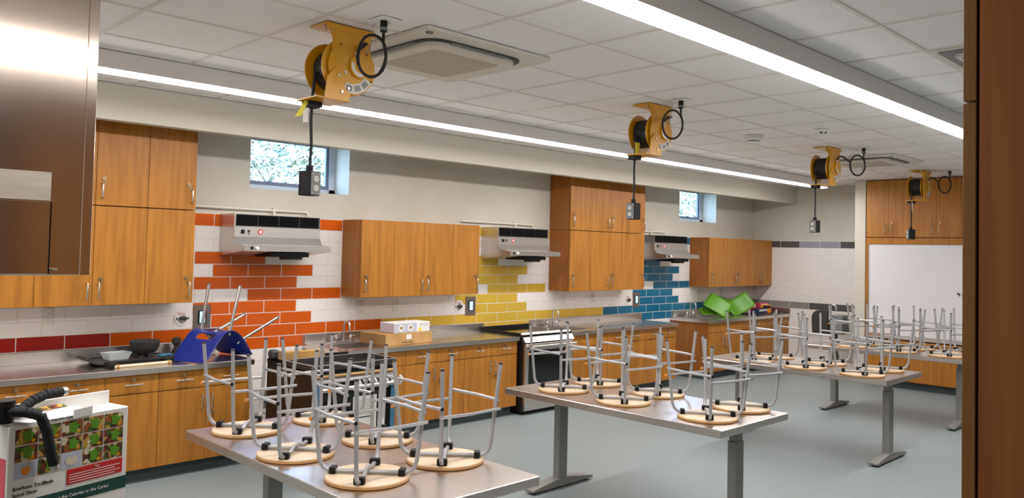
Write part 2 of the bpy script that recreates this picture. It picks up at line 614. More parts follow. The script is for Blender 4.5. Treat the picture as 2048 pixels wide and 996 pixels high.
shrub('garden_shrub', 'leafy sunlit shrub outside the nearer small window', 5.4, 9.6, 1.7, 1.0, 0.74, 1.65, 4600, 3)
shrub('garden_shrub', 'leafy sunlit shrub outside the farther small window', 15.4, 9.6, 1.6, 1.0, 0.74, 1.65, 3800, 5)

# ================================================================== LIGHTS OF THE ROOM
for (y, x0, x1, lab) in ((4.644, -1.6, 10.55, 'long white linear ceiling light running beside the window-wall beam'),
                         (1.784, -1.6, 9.3, 'long white linear ceiling light crossing the upper right of the room')):
    t = thing('linear_ceiling_light', lab, 'ceiling light', (x0, y, C), 0, 'linear ceiling lights')
    MB().box(0, x1 - x0, 0, 0.006, -0.10, 0).box(0, x1 - x0, 0.134, 0.14, -0.10, 0).box(0, 0.006, 0.006, 0.134, -0.10, 0) \
        .box(x1 - x0 - 0.006, x1 - x0, 0.006, 0.134, -0.10, 0).box(0, x1 - x0, 0.006, 0.134, -0.03, 0).build('housing', 'lamp_body', t)
    MB().box(0.008, x1 - x0 - 0.008, 0.008, 0.132, -0.108, -0.09).build('diffuser', 'lamp', t)

# ================================================================== CABINETS
def handle_v():
    return MB().tube([(0, 0, 0.0), (0, -0.028, 0.0), (0, -0.03, 0.006), (0, -0.03, 0.094), (0, -0.028, 0.1), (0, 0, 0.1)], 0.0052, 6).mesh('handle', 'nickel', True)


def handle_h():
    return MB().tube([(-0.06, -0.028, 0), (0.06, -0.028, 0)], 0.0048, 6).cyl((-0.03, 0, 0), (-0.03, -0.028, 0), 0.004, 6).cyl((0.03, 0, 0), (0.03, -0.028, 0), 0.004, 6).mesh('handle', 'nickel', True)


def lock_m():
    return MB().cyl((0, 0, 0), (0, -0.012, 0), 0.0115, 12).box(-0.0015, 0.0015, -0.03, -0.010, -0.006, 0.006).box(-0.0015, 0.0015, -0.034, -0.022, -0.045, -0.006).mesh('lock', 'brass', True)


HV, HH, LK = handle_v(), handle_h(), lock_m()


def cabinet(name, label, cat, loc, rotz, w, d, z0, z1, fronts, group=None, body='wood_side', front='wood', kick=False, body_top=None):
    """local frame: x along the front, y=0 front plane, y=d the back"""
    t = thing(name, label, cat, (loc[0], loc[1], 0), rotz, group)
    mb = MB().box(0.001, w - 0.001, 0.022, d, z0, body_top or z1)
    if body_top:
        mb.box(0.001, 0.019, 0.022, d, body_top, z1).box(w - 0.019, w - 0.001, 0.022, d, body_top, z1)
    mb.build('body', body, t)
    MB().box(0.004, w - 0.004, 0.019, 0.022, z0 + 0.003, z1 - 0.003).build('reveal', 'gap', t)
    if kick:
        MB().box(0, w, 0.085, d, 0, z0).build('toe_kick', 'kick', t)
    for f in fronts:
        a, b, p, q = f['x'][0] + 0.0015, f['x'][1] - 0.0015, f['z'][0] + 0.0015, f['z'][1] - 0.0015
        dr = piece(f['t'], (b - a, 0.019, q - p), front, t, (a, 0, p), 0.0012)
        hh = f.get('h')
        if hh in ('L', 'R'):
            hx = 0.035 if hh == 'L' else (b - a) - 0.035
            hz = 0.05 if f.get('at', 'b') == 'b' else (q - p) - 0.15
            put('handle', HV, dr, (hx, 0, hz))
            if f.get('lock'):
                lz = hz + 0.135 if f.get('at', 'b') == 'b' else hz - 0.03
                put('lock', LK, dr, (hx + (0.012 if hh == 'L' else -0.022), 0, lz))
        elif hh == 'H':
            put('handle', HH, dr, ((b - a) / 2, 0, (q - p) / 2))
            put('lock', LK, dr, ((b - a) / 2, 0, (q - p) / 2 + 0.032))
    return t


YU = 5.925    # front plane of the wall cupboards
UZ0, UZ1 = 1.196, 1.886


def door(x0, x1, z0, z1, h, lock=False, at='b'):
    return dict(t='door', x=(x0, x1), z=(z0, z1), h=h, lock=lock, at=at)


def wall_run(xs, pattern, where, z0=UZ0, z1=UZ1, extra='', group='wall cupboards', top=None):
    """pattern: list of door counts; xs: door edges"""
    i = 0
    for n, words in zip(pattern, where):
        a, b = xs[i], xs[i + n]
        fr = []
        if n == 1:
            h = 'L' if i == 0 else 'R'
            fr.append(door(0, b - a, z0, top or z1, h, True))
        else:
            mid = xs[i + 1] - a
            fr += [door(0, mid, z0, top or z1, 'R'), door(mid, b - a, z0, top or z1, 'L', True)]
        cabinet('wall_cupboard', words, 'cabinet', (a, YU), 0, b - a, D - 0.011 - YU, z0, z1, fr, group)
        i += n


LX = [0.747, 1.096, 1.445, 1.799, 2.149, 2.497]
# left group: lower row and upper row
for (a, b, fr, lo, hi) in (
        (4, 5, 'R', 'single-door wooden wall cupboard just left of the orange tile panel', 'high single-door wooden cupboard under the beam left of the nearer window'),):
    cabinet('wall_cupboard', lo, 'cabinet', (LX[a], YU), 0, LX[b] - LX[a], D - 0.011 - YU, UZ0, UZ1, [door(0, LX[b] - LX[a], UZ0, UZ1, fr, True)], 'wall cupboards')
    cabinet('wall_cupboard', hi, 'cabinet', (LX[a], YU), 0, LX[b] - LX[a], D - 0.001 - YU, 1.89, 2.60, [door(0, LX[b] - LX[a], 1.89, 2.60, fr, True)], 'high cupboards')
for (a, lo, hi) in ((2, 'two-door wooden wall cupboard above the mortar and griddle counter', 'high two-door wooden cupboard above the mortar and griddle counter'),):
    w = LX[4] - LX[2]
    w0 = LX[4] - LX[3]
    cabinet('wall_cupboard', lo, 'cabinet', (LX[2], YU), 0, w, D - 0.011 - YU, UZ0, UZ1,
            [door(0, LX[3] - LX[2], UZ0, UZ1, 'R'), door(LX[3] - LX[2], w, UZ0, UZ1, 'L', True)], 'wall cupboards')
    cabinet('wall_cupboard', hi, 'cabinet', (LX[2], YU), 0, w, D - 0.001 - YU, 1.89, 2.60,
            [door(0, LX[3] - LX[2], 1.89, 2.60, 'R'), door(LX[3] - LX[2], w, 1.89, 2.60, 'L', True)], 'high cupboards')
cabinet('wall_cupboard', 'narrow wooden wall cupboard at the far left edge below the steel canopy', 'cabinet', (LX[1], YU), 0, LX[2] - LX[1], D - 0.011 - YU, UZ0, UZ1,
        [door(0, LX[2] - LX[1], UZ0, UZ1, 'L', True)], 'wall cupboards')

BX = [3.985 + 0.3505 * i for i in range(5)]
wall_run(BX, [1, 2, 1], ['single-door wooden wall cupboard right beside the orange tile panel',
                         'two-door wooden wall cupboard between the first and second cooker hoods',
                         'single-door wooden wall cupboard left of the yellow tile panel'])
CX_ = [6.765 + 0.3525 * i for i in range(5)]
wall_run(CX_, [1, 2, 1], ['single-door wooden wall cupboard right beside the yellow tile panel',
                          'two-door wooden wall cupboard between the second and third cooker hoods',
                          'single-door wooden wall cupboard left of the blue tile panel'])
wall_run(CX_, [1, 2, 1], ['high single-door cupboard above the one beside the yellow panel',
                          'high two-door cupboard under the beam between the two small windows',
                          'high single-door cupboard under the beam left of the farther window'], 1.89, 2.60, group='high cupboards', top=2.40)
# filler strip above the doors of the tall middle group
t = thing('cupboard_filler', 'dark wooden filler panel on top of the tall middle cupboards', 'panel', (CX_[0], YU, 2.40))
MB().cbox(0, CX_[4] - CX_[0], 0.0, 0.02, 0, 0.2, 0.001).build('panel', 'wood', t)
DX = [9.69 + 0.356 * i for i in range(6)]
DX[5] = XF - 0.012
i = 0
for n, words in ((1, 'single-door wooden wall cupboard right beside the blue tile panel'),
                 (2, 'two-door wooden wall cupboard above the lime green mats'),
                 (2, 'two-door wooden wall cupboard in the corner by the tiled end wall')):
    a, b = DX[i], DX[i + n]
    if n == 1:
        fr = [door(0, b - a, UZ0, UZ1, 'L', True)]
    else:
        fr = [door(0, DX[i + 1] - a, UZ0, UZ1, 'R'), door(DX[i + 1] - a, b - a, UZ0, UZ1, 'L', True)]
    cabinet('wall_cupboard', words, 'cabinet', (a, YU), 0, b - a, D - 0.011 - YU, UZ0, UZ1, fr, 'wall cupboards')
    i += n

# ---- base cabinets: drawer over door
YB = 5.64
KZ, DZ0, DZ1 = 0.095, 0.612, 0.742


def base(x0, x1, words, n=2, drawers=True, left=True):
    w = x1 - x0
    fr = []
    for k in range(n):
        a, b = w * k / n, w * (k + 1) / n
        if drawers:
            fr.append(dict(t='drawer', x=(a, b), z=(DZ0, DZ1), h='H'))
        else:
            fr.append(dict(t='false_front', x=(a, b), z=(DZ0, DZ1), h=None))
        h = ('R' if k == 0 else 'L') if n == 2 else 'R'
        fr.append(door(a, b, KZ, DZ0 - 0.002, h, k == 1, 't'))
    return cabinet('base_cabinet', words, 'cabinet', (x0, YB), 0, w, D - 0.011 - YB, KZ, DZ1, fr, 'base cabinets', kick=True, body_top=None if drawers else 0.60)


base(0.776, 1.472, 'two-drawer wooden base cabinet at the far left edge, behind the white carton')
base(1.472, 2.166, 'two-drawer wooden base cabinet directly below the mortar and griddle')
base(2.166, 2.84, 'two-drawer wooden base cabinet below the upturned blue chair')
base(3.64, 4.283, 'wooden sink base cabinet behind the wrapped oven', 2, False)
base(4.283, 4.974, 'two-drawer wooden base cabinet below the cardboard and white boxes')
base(4.974, 5.672, 'two-drawer wooden base cabinet just left of the installed oven')
base(6.44, 7.11, 'wooden sink base cabinet just right of the installed oven', 2, False)
base(7.11, 7.80, 'two-drawer wooden base cabinet in the middle of the third counter')
base(7.80, 8.47, 'two-drawer wooden base cabinet at the open end of the third counter')
base(9.24, 9.95, 'wooden sink base cabinet below the lime green mats', 2, False)
base(9.95, 10.66, 'two-drawer wooden base cabinet at the middle of the corner counter')
base(10.66, XF - 0.012, 'two-drawer wooden base cabinet tucked into the far tiled corner')

# ---- steel worktops with upstands
ZC = 0.783
YC = 5.615


def counter(x0, x1, words, hole=None, up=None, sink=None):
    t = thing('worktop', words, 'countertop', (0, 0, 0), 0, 'steel worktops')
    mb = MB()
    z0, z1 = DZ1, ZC
    yb = D - 0.012
    if hole:
        a, b, c, d = hole
        mb.box(x0, a, YC, yb, z0, z1).box(b, x1, YC, yb, z0, z1).box(a, b, YC, c, z0, z1).box(a, b, d, yb, z0, z1)
    else:
        mb.cbox(x0, x1, YC, yb, z0, z1, 0.003)
    mb.build('top', 'steel_top', t)
    u0, u1 = up or (x0, x1)
    MB().cbox(u0, u1, yb - 0.02, yb, ZC, 0.866, 0.002).build('upstand', 'steel_top', t)
    if hole:
        s = MB()
        w = 0.004
        zb = ZC - 0.17
        s.box(a, b, c, d, zb, zb + w).box(a, a + w, c, d, zb, z1 - 0.001).box(b - w, b, c, d, zb, z1 - 0.001).box(a, b, c, c + w, zb, z1 - 0.001).box(a, b, d - w, d, zb, z1 - 0.001)
        s.cyl(((a + b) / 2, (c + d) / 2, zb + w), ((a + b) / 2, (c + d) / 2, zb + w + 0.003), 0.04, 16)
        k = thing('sink', sink, 'sink', (0, 0, 0), 0, 'steel sinks')
        s.build('basin', 'steel', k)
    return t


def faucet(x, y, words):
    t = thing('faucet', words, 'faucet', (x, y, ZC), 0, 'chrome sink faucets')
    MB().cbox(-0.10, 0.10, -0.025, 0.025, 0, 0.018, 0.006).build('base_plate', 'chrome', t)
    pts = [(0, 0, 0.015), (0, 0, 0.15)]
    for i in range(1, 10):
        a = PI * i / 9
        pts.append((0.0, -0.045 + 0.045 * math.cos(a), 0.15 + 0.05 * math.sin(a)))
    pts.append((0, -0.09, 0.125))
    MB().tube(pts, 0.009, 10).cyl((0, 0, 0.015), (0, 0, 0.05), 0.016, 12).cyl((0, -0.09, 0.11), (0, -0.09, 0.128), 0.011, 10).build('spout', 'chrome', t, True)
    for s in (-1, 1):
        MB().cyl((0.075 * s, 0, 0.018), (0.075 * s, 0, 0.05), 0.013, 10).cyl((0.075 * s, 0, 0.05), (0.075 * s, -0.004, 0.072), 0.019, 10, 0.012).tube([(0.075 * s, 0, 0.06), (0.105 * s, -0.025, 0.068)], 0.006, 6).build('tap_handle', 'chrome', t, True)
    return t


counter(0.55, 2.856, 'steel worktop at the left carrying the mortar and the blue chair')
counter(3.618, 5.69, 'steel worktop carrying the cardboard and white boxes', (3.74, 4.16, 5.76, 6.08), (3.618, 5.74), 'steel sink let into the worktop left of the cardboard box')
counter(6.44, 8.50, 'steel worktop between the installed oven and the blue tiles', (6.52, 6.94, 5.76, 6.08), (6.44, 8.55), 'steel sink let into the worktop right of the installed oven')
counter(9.215, XF - 0.012, 'steel worktop in the far corner carrying the lime green mats', (9.33, 9.75, 5.76, 6.08), (9.262, XF - 0.012), 'steel sink let into the corner worktop left of the green mats')
MB_end = thing('worktop_end_splash', 'short steel end splash of the corner worktop against the end wall', 'splashback', (XF - 0.032, YC, ZC))
MB().cbox(0, 0.02, 0, 0.585, 0, 0.085, 0.002).build('panel', 'steel_top', MB_end)
faucet(3.96, 6.13, 'chrome gooseneck faucet against the orange tiles')
faucet(6.72, 6.13, 'chrome gooseneck faucet against the yellow tiles')
faucet(9.55, 6.13, 'chrome gooseneck faucet against the blue tiles')

# ================================================================== COOKER HOODS
def hood(x0, words):
    w = 0.766
    t = thing('cooker_hood', words, 'range hood', (x0, D, 1.547), 0, 'cooker hoods')
    prof = [(-0.012, 0.338), (-0.26, 0.338), (-0.26, 0.16), (-0.30, 0.105), (-0.445, 0.088), (-0.445, 0.046), (-0.012, 0.0)]
    MB().prism(prof, 'x', 0, w).build('shell', 'steel', t)
    MB().box(0.012, w - 0.005, -0.263, -0.259, 0.238, 0.334).build('grille_backing', 'dark_grey', t)
    for k in range(4):
        a = 0.018 + k * (w - 0.03) / 4
        piece('grille_panel', ((w - 0.03) / 4 - 0.008, 0.004, 0.082), 'grille', t, (a, -0.267, 0.246), 0.001)
    MB().box(0, w, -0.266, -0.26, 0.155, 0.236).build('control_strip', 'steel', t)
    MB().box(0, w, -0.449, -0.445, 0.043, 0.091).build('front_lip', 'steel', t)
    MB().cbox(0.055, 0.085, -0.272, -0.266, 0.18, 0.212, 0.002).build('switch', 'black', t)
    MB().cyl((0.12, -0.266, 0.20), (0.12, -0.268, 0.20), 0.012, 12).box(0.116, 0.124, -0.268, -0.266, 0.172, 0.185).build('bulb_symbol', 'dark_grey', t)
    s = MB().cyl((0.22, -0.266, 0.197), (0.22, -0.268, 0.197), 0.021, 20).build('round_sticker', 'red', t)
    MB().cyl((0.22, -0.268, 0.197), (0.22, -0.269, 0.197), 0.012, 16).build('sticker_centre', 'label', s)
    MB().cbox(0.05, 0.072, -0.455, -0.449, 0.056, 0.08, 0.002).build('light_switch', 'black', t)
    MB().cyl((0.10, -0.449, 0.068), (0.10, -0.468, 0.068), 0.012, 14).build('fan_knob', 'white', t, True)
    for k in range(3):
        MB().cyl((w - 0.09 + k * 0.03, -0.449, 0.066), (w - 0.09 + k * 0.03, -0.452, 0.066), 0.006, 10).build('maker_badge', 'alu', t)
    MB().box(0.25, w - 0.18, -0.40, -0.12, 0.0, 0.035).build('filter', 'black', t)
    MB().cbox(0.40, 0.55, -0.36, -0.25, -0.022, 0.018, 0.004).build('lamp_housing', 'dark_grey', t)
    return t


hood(2.834, 'stainless cooker hood on the orange and white tile panel')
hood(5.70, 'stainless cooker hood on the yellow and white tile panel')
hood(8.47, 'stainless cooker hood on the blue and white tile panel')

# ---- surface raceway above each hood
for (x0, x1, xb, words) in ((2.50, 3.62, 3.29, 'thin white pipe run on the wall above the first cooker hood'),
                            (5.40, 6.47, 6.18, 'thin white pipe run on the wall above the second cooker hood'),
                            (8.18, 9.05, 8.72, 'thin white pipe run on the wall above the third cooker hood')):
    t = thing('wall_pipe', words, 'pipe', (x0, D - 0.03, 1.935), 0, 'wall pipes above the hoods')
    MB().tube([(0, 0, 0), (x1 - x0 - 0.03, 0, 0), (x1 - x0 - 0.006, 0, -0.008), (x1 - x0, 0, -0.03), (x1 - x0, 0.0, -0.055)], 0.010, 8).build('pipe', 'offwhite', t, True)
    MB().box(xb - x0 - 0.008, xb - x0 + 0.008, -0.012, 0.03, -0.05, 0.022).build('strap', 'offwhite', t)

# ================================================================== WALL FITTINGS
def outlet_plate(x, z, words):
    t = thing('wall_outlet', words, 'outlet', (x, D - 0.009, z), 0, 'wall outlets')
    MB().cbox(-0.036, 0.036, -0.006, 0, -0.058, 0.058, 0.002).build('cover', 'offwhite', t)
    for s in (-1, 1):
        f = MB().prism([(0.017 * math.cos(a), s * 0.022 + 0.014 * math.sin(a)) for a in [i * PI / 6 for i in range(12)]], 'y', -0.009, -0.006).build('socket', 'white', t)
        MB().box(-0.008, -0.005, -0.0098, -0.009, s * 0.022 - 0.004, s * 0.022 + 0.006).box(0.005, 0.008, -0.0098, -0.009, s * 0.022 - 0.004, s * 0.022 + 0.006).cyl((0, -0.009, s * 0.022 - 0.008), (0, -0.0098, s * 0.022 - 0.008), 0.003, 8).build('slots', 'black', f)


for x, z, w in ((1.618, 1.108, 'white wall outlet on white tiles above the red row'),
                (4.20, 1.085, 'white wall outlet under the cupboard right of the orange panel'),
                (4.60, 1.085, 'white wall outlet under the cupboards, above the white box'),
                (7.03, 1.08, 'white wall outlet under the tall cupboards, nearer of two'),
                (7.56, 1.08, 'white wall outlet under the tall cupboards, farther of two'),
                (9.93, 1.08, 'white wall outlet under the corner cupboards, left of the mats'),
                (10.54, 1.08, 'white wall outlet under the corner cupboards, above the mats')):
    outlet_plate(x, z, w)


def pull_station(x, z, words):
    t = thing('pull_station', words, 'gas shut-off', (x, D - 0.009, z), 0, 'round shut-off plates')
    MB().cyl((0, 0, 0), (0, -0.006, 0), 0.062, 32).build('disc', 'label', t, True)
    me = text_mesh('PULL', 0.028, 'red')
    put('lettering', me, t, (-0.034, -0.0066, 0.022))
    MB().cbox(-0.03, 0.03, -0.03, -0.006, -0.016, 0.008, 0.006).build('handle', 'dark_grey', t)
    MB().lathe([(0.026, -0.007), (0.03, -0.014), (0.022, -0.014), (0.02, -0.007)], (0, 0, -0.008), 20, 'y').build('ring', 'chrome', t, True)
    for s in (-1, 1):
        MB().box(s * 0.045 - 0.006, s * 0.045 + 0.006, -0.0066, -0.006, -0.012, 0.004).build('print_mark', 'ink', t)


pull_station(2.555, 1.056, 'round white PULL plate left of the nearest control panel')
pull_station(5.403, 1.056, 'round white PULL plate at the edge of the yellow tiles')
pull_station(8.276, 1.046, 'round white PULL plate at the edge of the blue tiles')


def control_panel(x, z, words):
    t = thing('control_panel', words, 'control panel', (x, D - 0.009, z), 0, 'wall control panels')
    MB().cbox(-0.07, 0.07, -0.008, 0, -0.098, 0.098, 0.003).build('plate', 'plate_brown', t)
    f = MB().cbox(-0.034, 0.034, -0.014, -0.008, -0.05, 0.055, 0.003).build('bezel', 'black', t)
    MB().box(-0.022, 0.022, -0.0152, -0.014, -0.042, 0.047).build('screen', 'screen', f)
    for sx in (-1, 1):
        for sz in (-1, 1):
            MB().cyl((sx * 0.04, -0.008, sz * 0.08), (sx * 0.04, -0.0095, sz * 0.08), 0.004, 8).build('screw', 'nickel', t)


control_panel(2.71, 1.055, 'bronze control panel with lit screen on the orange tiles')
control_panel(5.565, 1.052, 'bronze control panel with lit screen on the yellow tiles')
control_panel(8.442, 1.04, 'bronze control panel with lit screen on the blue tiles')

t = thing('range_outlet', 'recessed power outlet low on the wall behind the wrapped oven', 'outlet', (3.262, D - 0.009, 0.345))
MB().cbox(-0.10, 0.10, -0.008, 0, -0.115, 0.115, 0.003).build('cover', 'white', t)
MB().box(-0.035, 0.035, -0.012, -0.008, -0.075, 0.075).build('face', 'mid_grey', t)
MB().cyl((0, -0.012, 0), (0, -0.016, 0), 0.026, 20).build('socket', 'black', t, True)

# ================================================================== OVENS
def oven(label, x0, yf, w, dep, h, wrapped):
    t = thing('oven_range', label, 'oven', (x0, yf, 0), 0, 'electric ovens')
    MB().cbox(0, w, 0.03, dep, 0.03, h - 0.02, 0.004).build('body', 'range_side', t)
    MB().box(0.03, w - 0.03, 0.06, dep - 0.05, 0, 0.03).build('plinth', 'black', t)
    MB().cbox(0.0, w, 0.02, dep, h - 0.02, h, 0.004).build('cooktop', 'glass_black', t)
    MB().box(0.0, w, dep - 0.05, dep, h, h + 0.03).box(0.0, 0.02, 0.06, dep - 0.05, h, h + 0.012).build('rear_vent', 'black', t)
    MB().prism([(-0.01, h - 0.075), (0.03, h - 0.075), (0.075, h + 0.012), (0.055, h + 0.016)], 'x', 0.0, w).build('control_panel', 'film_clear' if wrapped else 'steel', t)
    d = MB().cbox(0.01, w - 0.01, -0.005, 0.03, 0.20, h - 0.09, 0.004).build('oven_door', 'steel' if not wrapped else 'range_side', t)
    MB().cbox(0.055, w - 0.055, -0.010, -0.004, 0.235, h - 0.16, 0.002).build('door_glass', 'glass_black', d)
    MB().tube([(0.05, -0.005, h - 0.115), (0.05, -0.05, h - 0.115)], 0.012, 8).tube([(w - 0.05, -0.005, h - 0.115), (w - 0.05, -0.05, h - 0.115)], 0.012, 8) \
        .tube([(0.02, -0.052, h - 0.115), (w - 0.02, -0.052, h - 0.115)], 0.015, 10).build('door_handle', 'steel', d, True)
    MB().cbox(0.01, w - 0.01, -0.003, 0.03, 0.045, 0.19, 0.004).build('storage_drawer', 'steel', t)
    if wrapped:
        for a in (0.005, w - 0.045):
            MB().box(a, a + 0.04, -0.0125, -0.010, 0.2, h - 0.09).build('blue_film', 'film_blue', d)
        p = MB().box(0.30, 0.50, -0.014, -0.0125, 0.33, h - 0.19).build('paper_notice', 'paper', d)
        for k in range(7):
            MB().box(0.32, 0.48 - 0.02 * (k % 3), -0.0146, -0.014, h - 0.225 - k * 0.016, h - 0.221 - k * 0.016).build('print_line', 'label_grey', p)
        MB().box(0.32, 0.48, -0.0146, -0.014, h - 0.345, h - 0.337).build('print_line', 'ink', p)
        MB().cbox(0.0, w, -0.02, 0.02, h - 0.035, h - 0.022, 0.003).build('edge_strip', 'card', t)
    return t


oven('black glass oven with steel handle between two steel worktops', 5.70, 5.56, 0.735, 0.67, 0.80, False)
oven('new black oven with blue film and taped paper, pulled out from wall', 2.885, 4.80, 0.67, 0.68, 0.775, True)

# ---- things lying on the pulled-out oven
t = thing('baking_tray', 'dark baking tray with pale rim on the pulled-out oven', 'tray', (3.22, 5.0, 0.7885), math.radians(2))
MB().box(-0.33, 0.33, -0.17, 0.17, 0, 0.006).build('base', 'black', t)
MB().box(-0.35, 0.35, -0.19, -0.175, 0.0, 0.035).box(-0.35, 0.35, 0.175, 0.19, 0.0, 0.035).box(-0.35, -0.335, -0.175, 0.175, 0.0, 0.035).box(0.335, 0.35, -0.175, 0.175, 0.0, 0.035).build('rim_wall', 'griddle', t)
MB().box(-0.36, 0.36, -0.20, -0.19, 0.033, 0.037).box(-0.36, 0.36, 0.19, 0.20, 0.033, 0.037).box(-0.36, -0.35, -0.2, 0.2, 0.033, 0.037).box(0.35, 0.36, -0.2, 0.2, 0.033, 0.037).build('rim', 'alu', t)
t = thing('cardboard_packing', 'flat cardboard packing piece on the pulled-out oven, left front corner', 'cardboard', (2.98, 5.32, 0.808), math.radians(-8))
MB().cbox(-0.05, 0.26, -0.03, 0.03, 0, 0.055, 0.002).build('strip', 'card', t)
MB().cbox(-0.08, -0.05, -0.05, 0.03, 0, 0.06, 0.002).build('end_flap', 'brown_paper', t)
t = thing('packing_foam', 'dark grey rounded packing piece at the rear corner of pulled-out oven', 'packing', (2.905, 5.42, 0.808))
MB().cbox(-0.03, 0.035, -0.04, 0.045, 0, 0.06, 0.012).build('block', 'dark_grey', t)
t = thing('energy_label', 'yellow and white paper label lying on the pulled-out oven', 'label', (3.15, 5.25, 0.7785), math.radians(10))
MB().box(-0.09, 0.07, -0.04, 0.04, 0, 0.002).build('sheet', 'paper', t)
MB().box(-0.07, 0.04, -0.035, 0.03, 0.002, 0.0032).build('yellow_panel', 'yellow_tag', t)
t = thing('plastic_wrap', 'bunched clear plastic wrap on the front edge of pulled-out oven', 'plastic wrap', (3.40, 4.80, 0.70))
rnd = random.Random(4)
mb = MB()
for k in range(9):
    x = -0.18 + k * 0.045
    mb.tube([(x, -0.02, 0.0), (x + 0.01, -0.033 - rnd.random() * 0.012, -0.02), (x + rnd.uniform(-0.01, 0.02), -0.03, -0.05 - rnd.random() * 0.02)], 0.012, 6)
mb.build('wrap', 'film_clear', t, True)


# ================================================================== TABLES
TABLES = [(1.68, 2.47, 2.305, 4.015, 'nearest'), (3.84, 4.61, 2.26, 3.93, 'second'), (6.43, 7.21, 2.355, 4.0, 'third'), (8.40, 9.18, 2.38, 3.955, 'farthest')]
ZT = 0.70
for (x0, x1, y0, y1, word) in TABLES:
    cx, w, ln = (x0 + x1) / 2, x1 - x0, y1 - y0
    t = thing('work_table', 'long steel-topped work table, %s from the camera of the four' % word, 'table', (cx, y0, 0), 0, 'steel work tables')
    MB().cbox(-w / 2, w / 2, 0, ln, ZT - 0.042, ZT, 0.003).build('table_top', 'table_top', t)
    MB().box(-0.06, 0.06, 0.12, ln - 0.12, ZT - 0.075, ZT - 0.042).build('beam', 'leg_grey', t)
    for yy in (0.13, ln - 0.18):
        lg = MB().cbox(-0.043, 0.043, yy - 0.03, yy + 0.03, 0.06, ZT - 0.13, 0.005).build('leg', 'leg_grey', t)
        MB().cbox(-0.036, 0.036, yy - 0.024, yy + 0.024, ZT - 0.14, ZT - 0.042, 0.003).build('leg_extension', 'leg_grey', lg)
        ft = MB().prism([(-0.31, 0.016), (0.31, 0.016), (0.31, 0.03), (0.07, 0.066), (-0.07, 0.066), (-0.31, 0.03)], 'y', yy - 0.04, yy + 0.04).build('foot', 'leg_grey', t)
        for s in (-1, 1):
            MB().cyl((s * 0.27, yy, 0), (s * 0.27, yy, 0.018), 0.022, 10).build('glide', 'black', ft)
        MB().box(-0.25, 0.25, yy - 0.02, yy + 0.02, ZT - 0.06, ZT - 0.042).build('cross_bracket', 'leg_grey', t)


# ================================================================== STOOLS (upside down)
def stool_proto():
    t = thing('stool', 'x', 'stool', (0, 0, 0), 0, 'upturned stools on the tables')
    R = 0.172
    MB().lathe([(0, 0), (R - 0.006, 0), (R - 0.001, 0.004), (R - 0.001, 0.013), (R - 0.004, 0.017), (0, 0.017)], (0, 0, 0), 40).build('seat', 'seat', t, True)
    MB().lathe([(R - 0.003, 0.001), (R, 0.003), (R, 0.0125), (R - 0.003, 0.0145)], (0, 0, 0), 40).build('seat_edge', 'seat_edge', t, True)
    hgt = 0.435
    for q in (0, 1):
        zt = 0.028
        pts = []
        rb, rt = 0.198, 0.238
        pts.append((-rt, 0, hgt))
        for i in range(0, 7):
            a = PI + (PI / 2) * i / 6
            pts.append((-rb + 0.05 + 0.05 * math.cos(a) + (-0.003 if i == 0 else 0), 0, zt + 0.05 + 0.05 * math.sin(a)))
        if q == 1:
            pts += [(-0.07, 0, zt), (-0.045, 0, zt + 0.007), (-0.022, 0, zt + 0.0165), (0.022, 0, zt + 0.0165), (0.045, 0, zt + 0.007), (0.07, 0, zt)]
        pts += [(-p[0], 0, p[2]) for p in reversed(pts[:8])]
        if q == 1:
            pts = [(-p[1], p[0], p[2]) for p in pts]
        f = MB().tube(pts, 0.009, 10).build('leg_frame', 'grey_frame', t, True)
        for s in (-1, 1):
            ex = (s * rt, 0, hgt) if q == 0 else (0, s * rt, hgt)
            MB().cyl((ex[0], ex[1], hgt - 0.002), (ex[0] * 1.002, ex[1] * 1.002, hgt + 0.006), 0.0092, 10).build('foot_cap', 'dark_grey', f)
            c = (s * 0.142, 0) if q == 0 else (0, s * 0.142)
            a, b = (0.013, 0.022) if q == 0 else (0.022, 0.013)
            MB().cbox(c[0] - a, c[0] + a, c[1] - b, c[1] + b, 0.017, 0.046, 0.003).build('clip', 'black', t)
    for k in range(4):
        h = 0.275 if k % 2 == 0 else 0.235
        rr = 0.198 + (0.238 - 0.198) * (h - 0.08) / (hgt - 0.08)
        a0, a1 = k * PI / 2, (k + 1) * PI / 2
        p0 = Vector((rr * math.cos(a0), rr * math.sin(a0), h))
        p1 = Vector((rr * math.cos(a1), rr * math.sin(a1), h))
        d = (p1 - p0).normalized()
        nrm = Vector((math.cos((a0 + a1) / 2), math.sin((a0 + a1) / 2), 0))
        pts = [p0 - d * 0.012 + nrm * 0.004, p0 + d * 0.10 + nrm * 0.018, p0 + d * 0.145 + nrm * 0.024, p0 + d * 0.19 + nrm * 0.022, p1 + d * 0.018 + nrm * 0.016]
        rg = MB().tube(pts, 0.0075, 8).build('rung', 'grey_frame', t, True)
        MB().cyl(pts[-1], pts[-1] + (pts[-1] - pts[-2]).normalized() * 0.006, 0.0078, 8).build('rung_cap', 'orange' if k == 3 else 'black', rg)
    return t


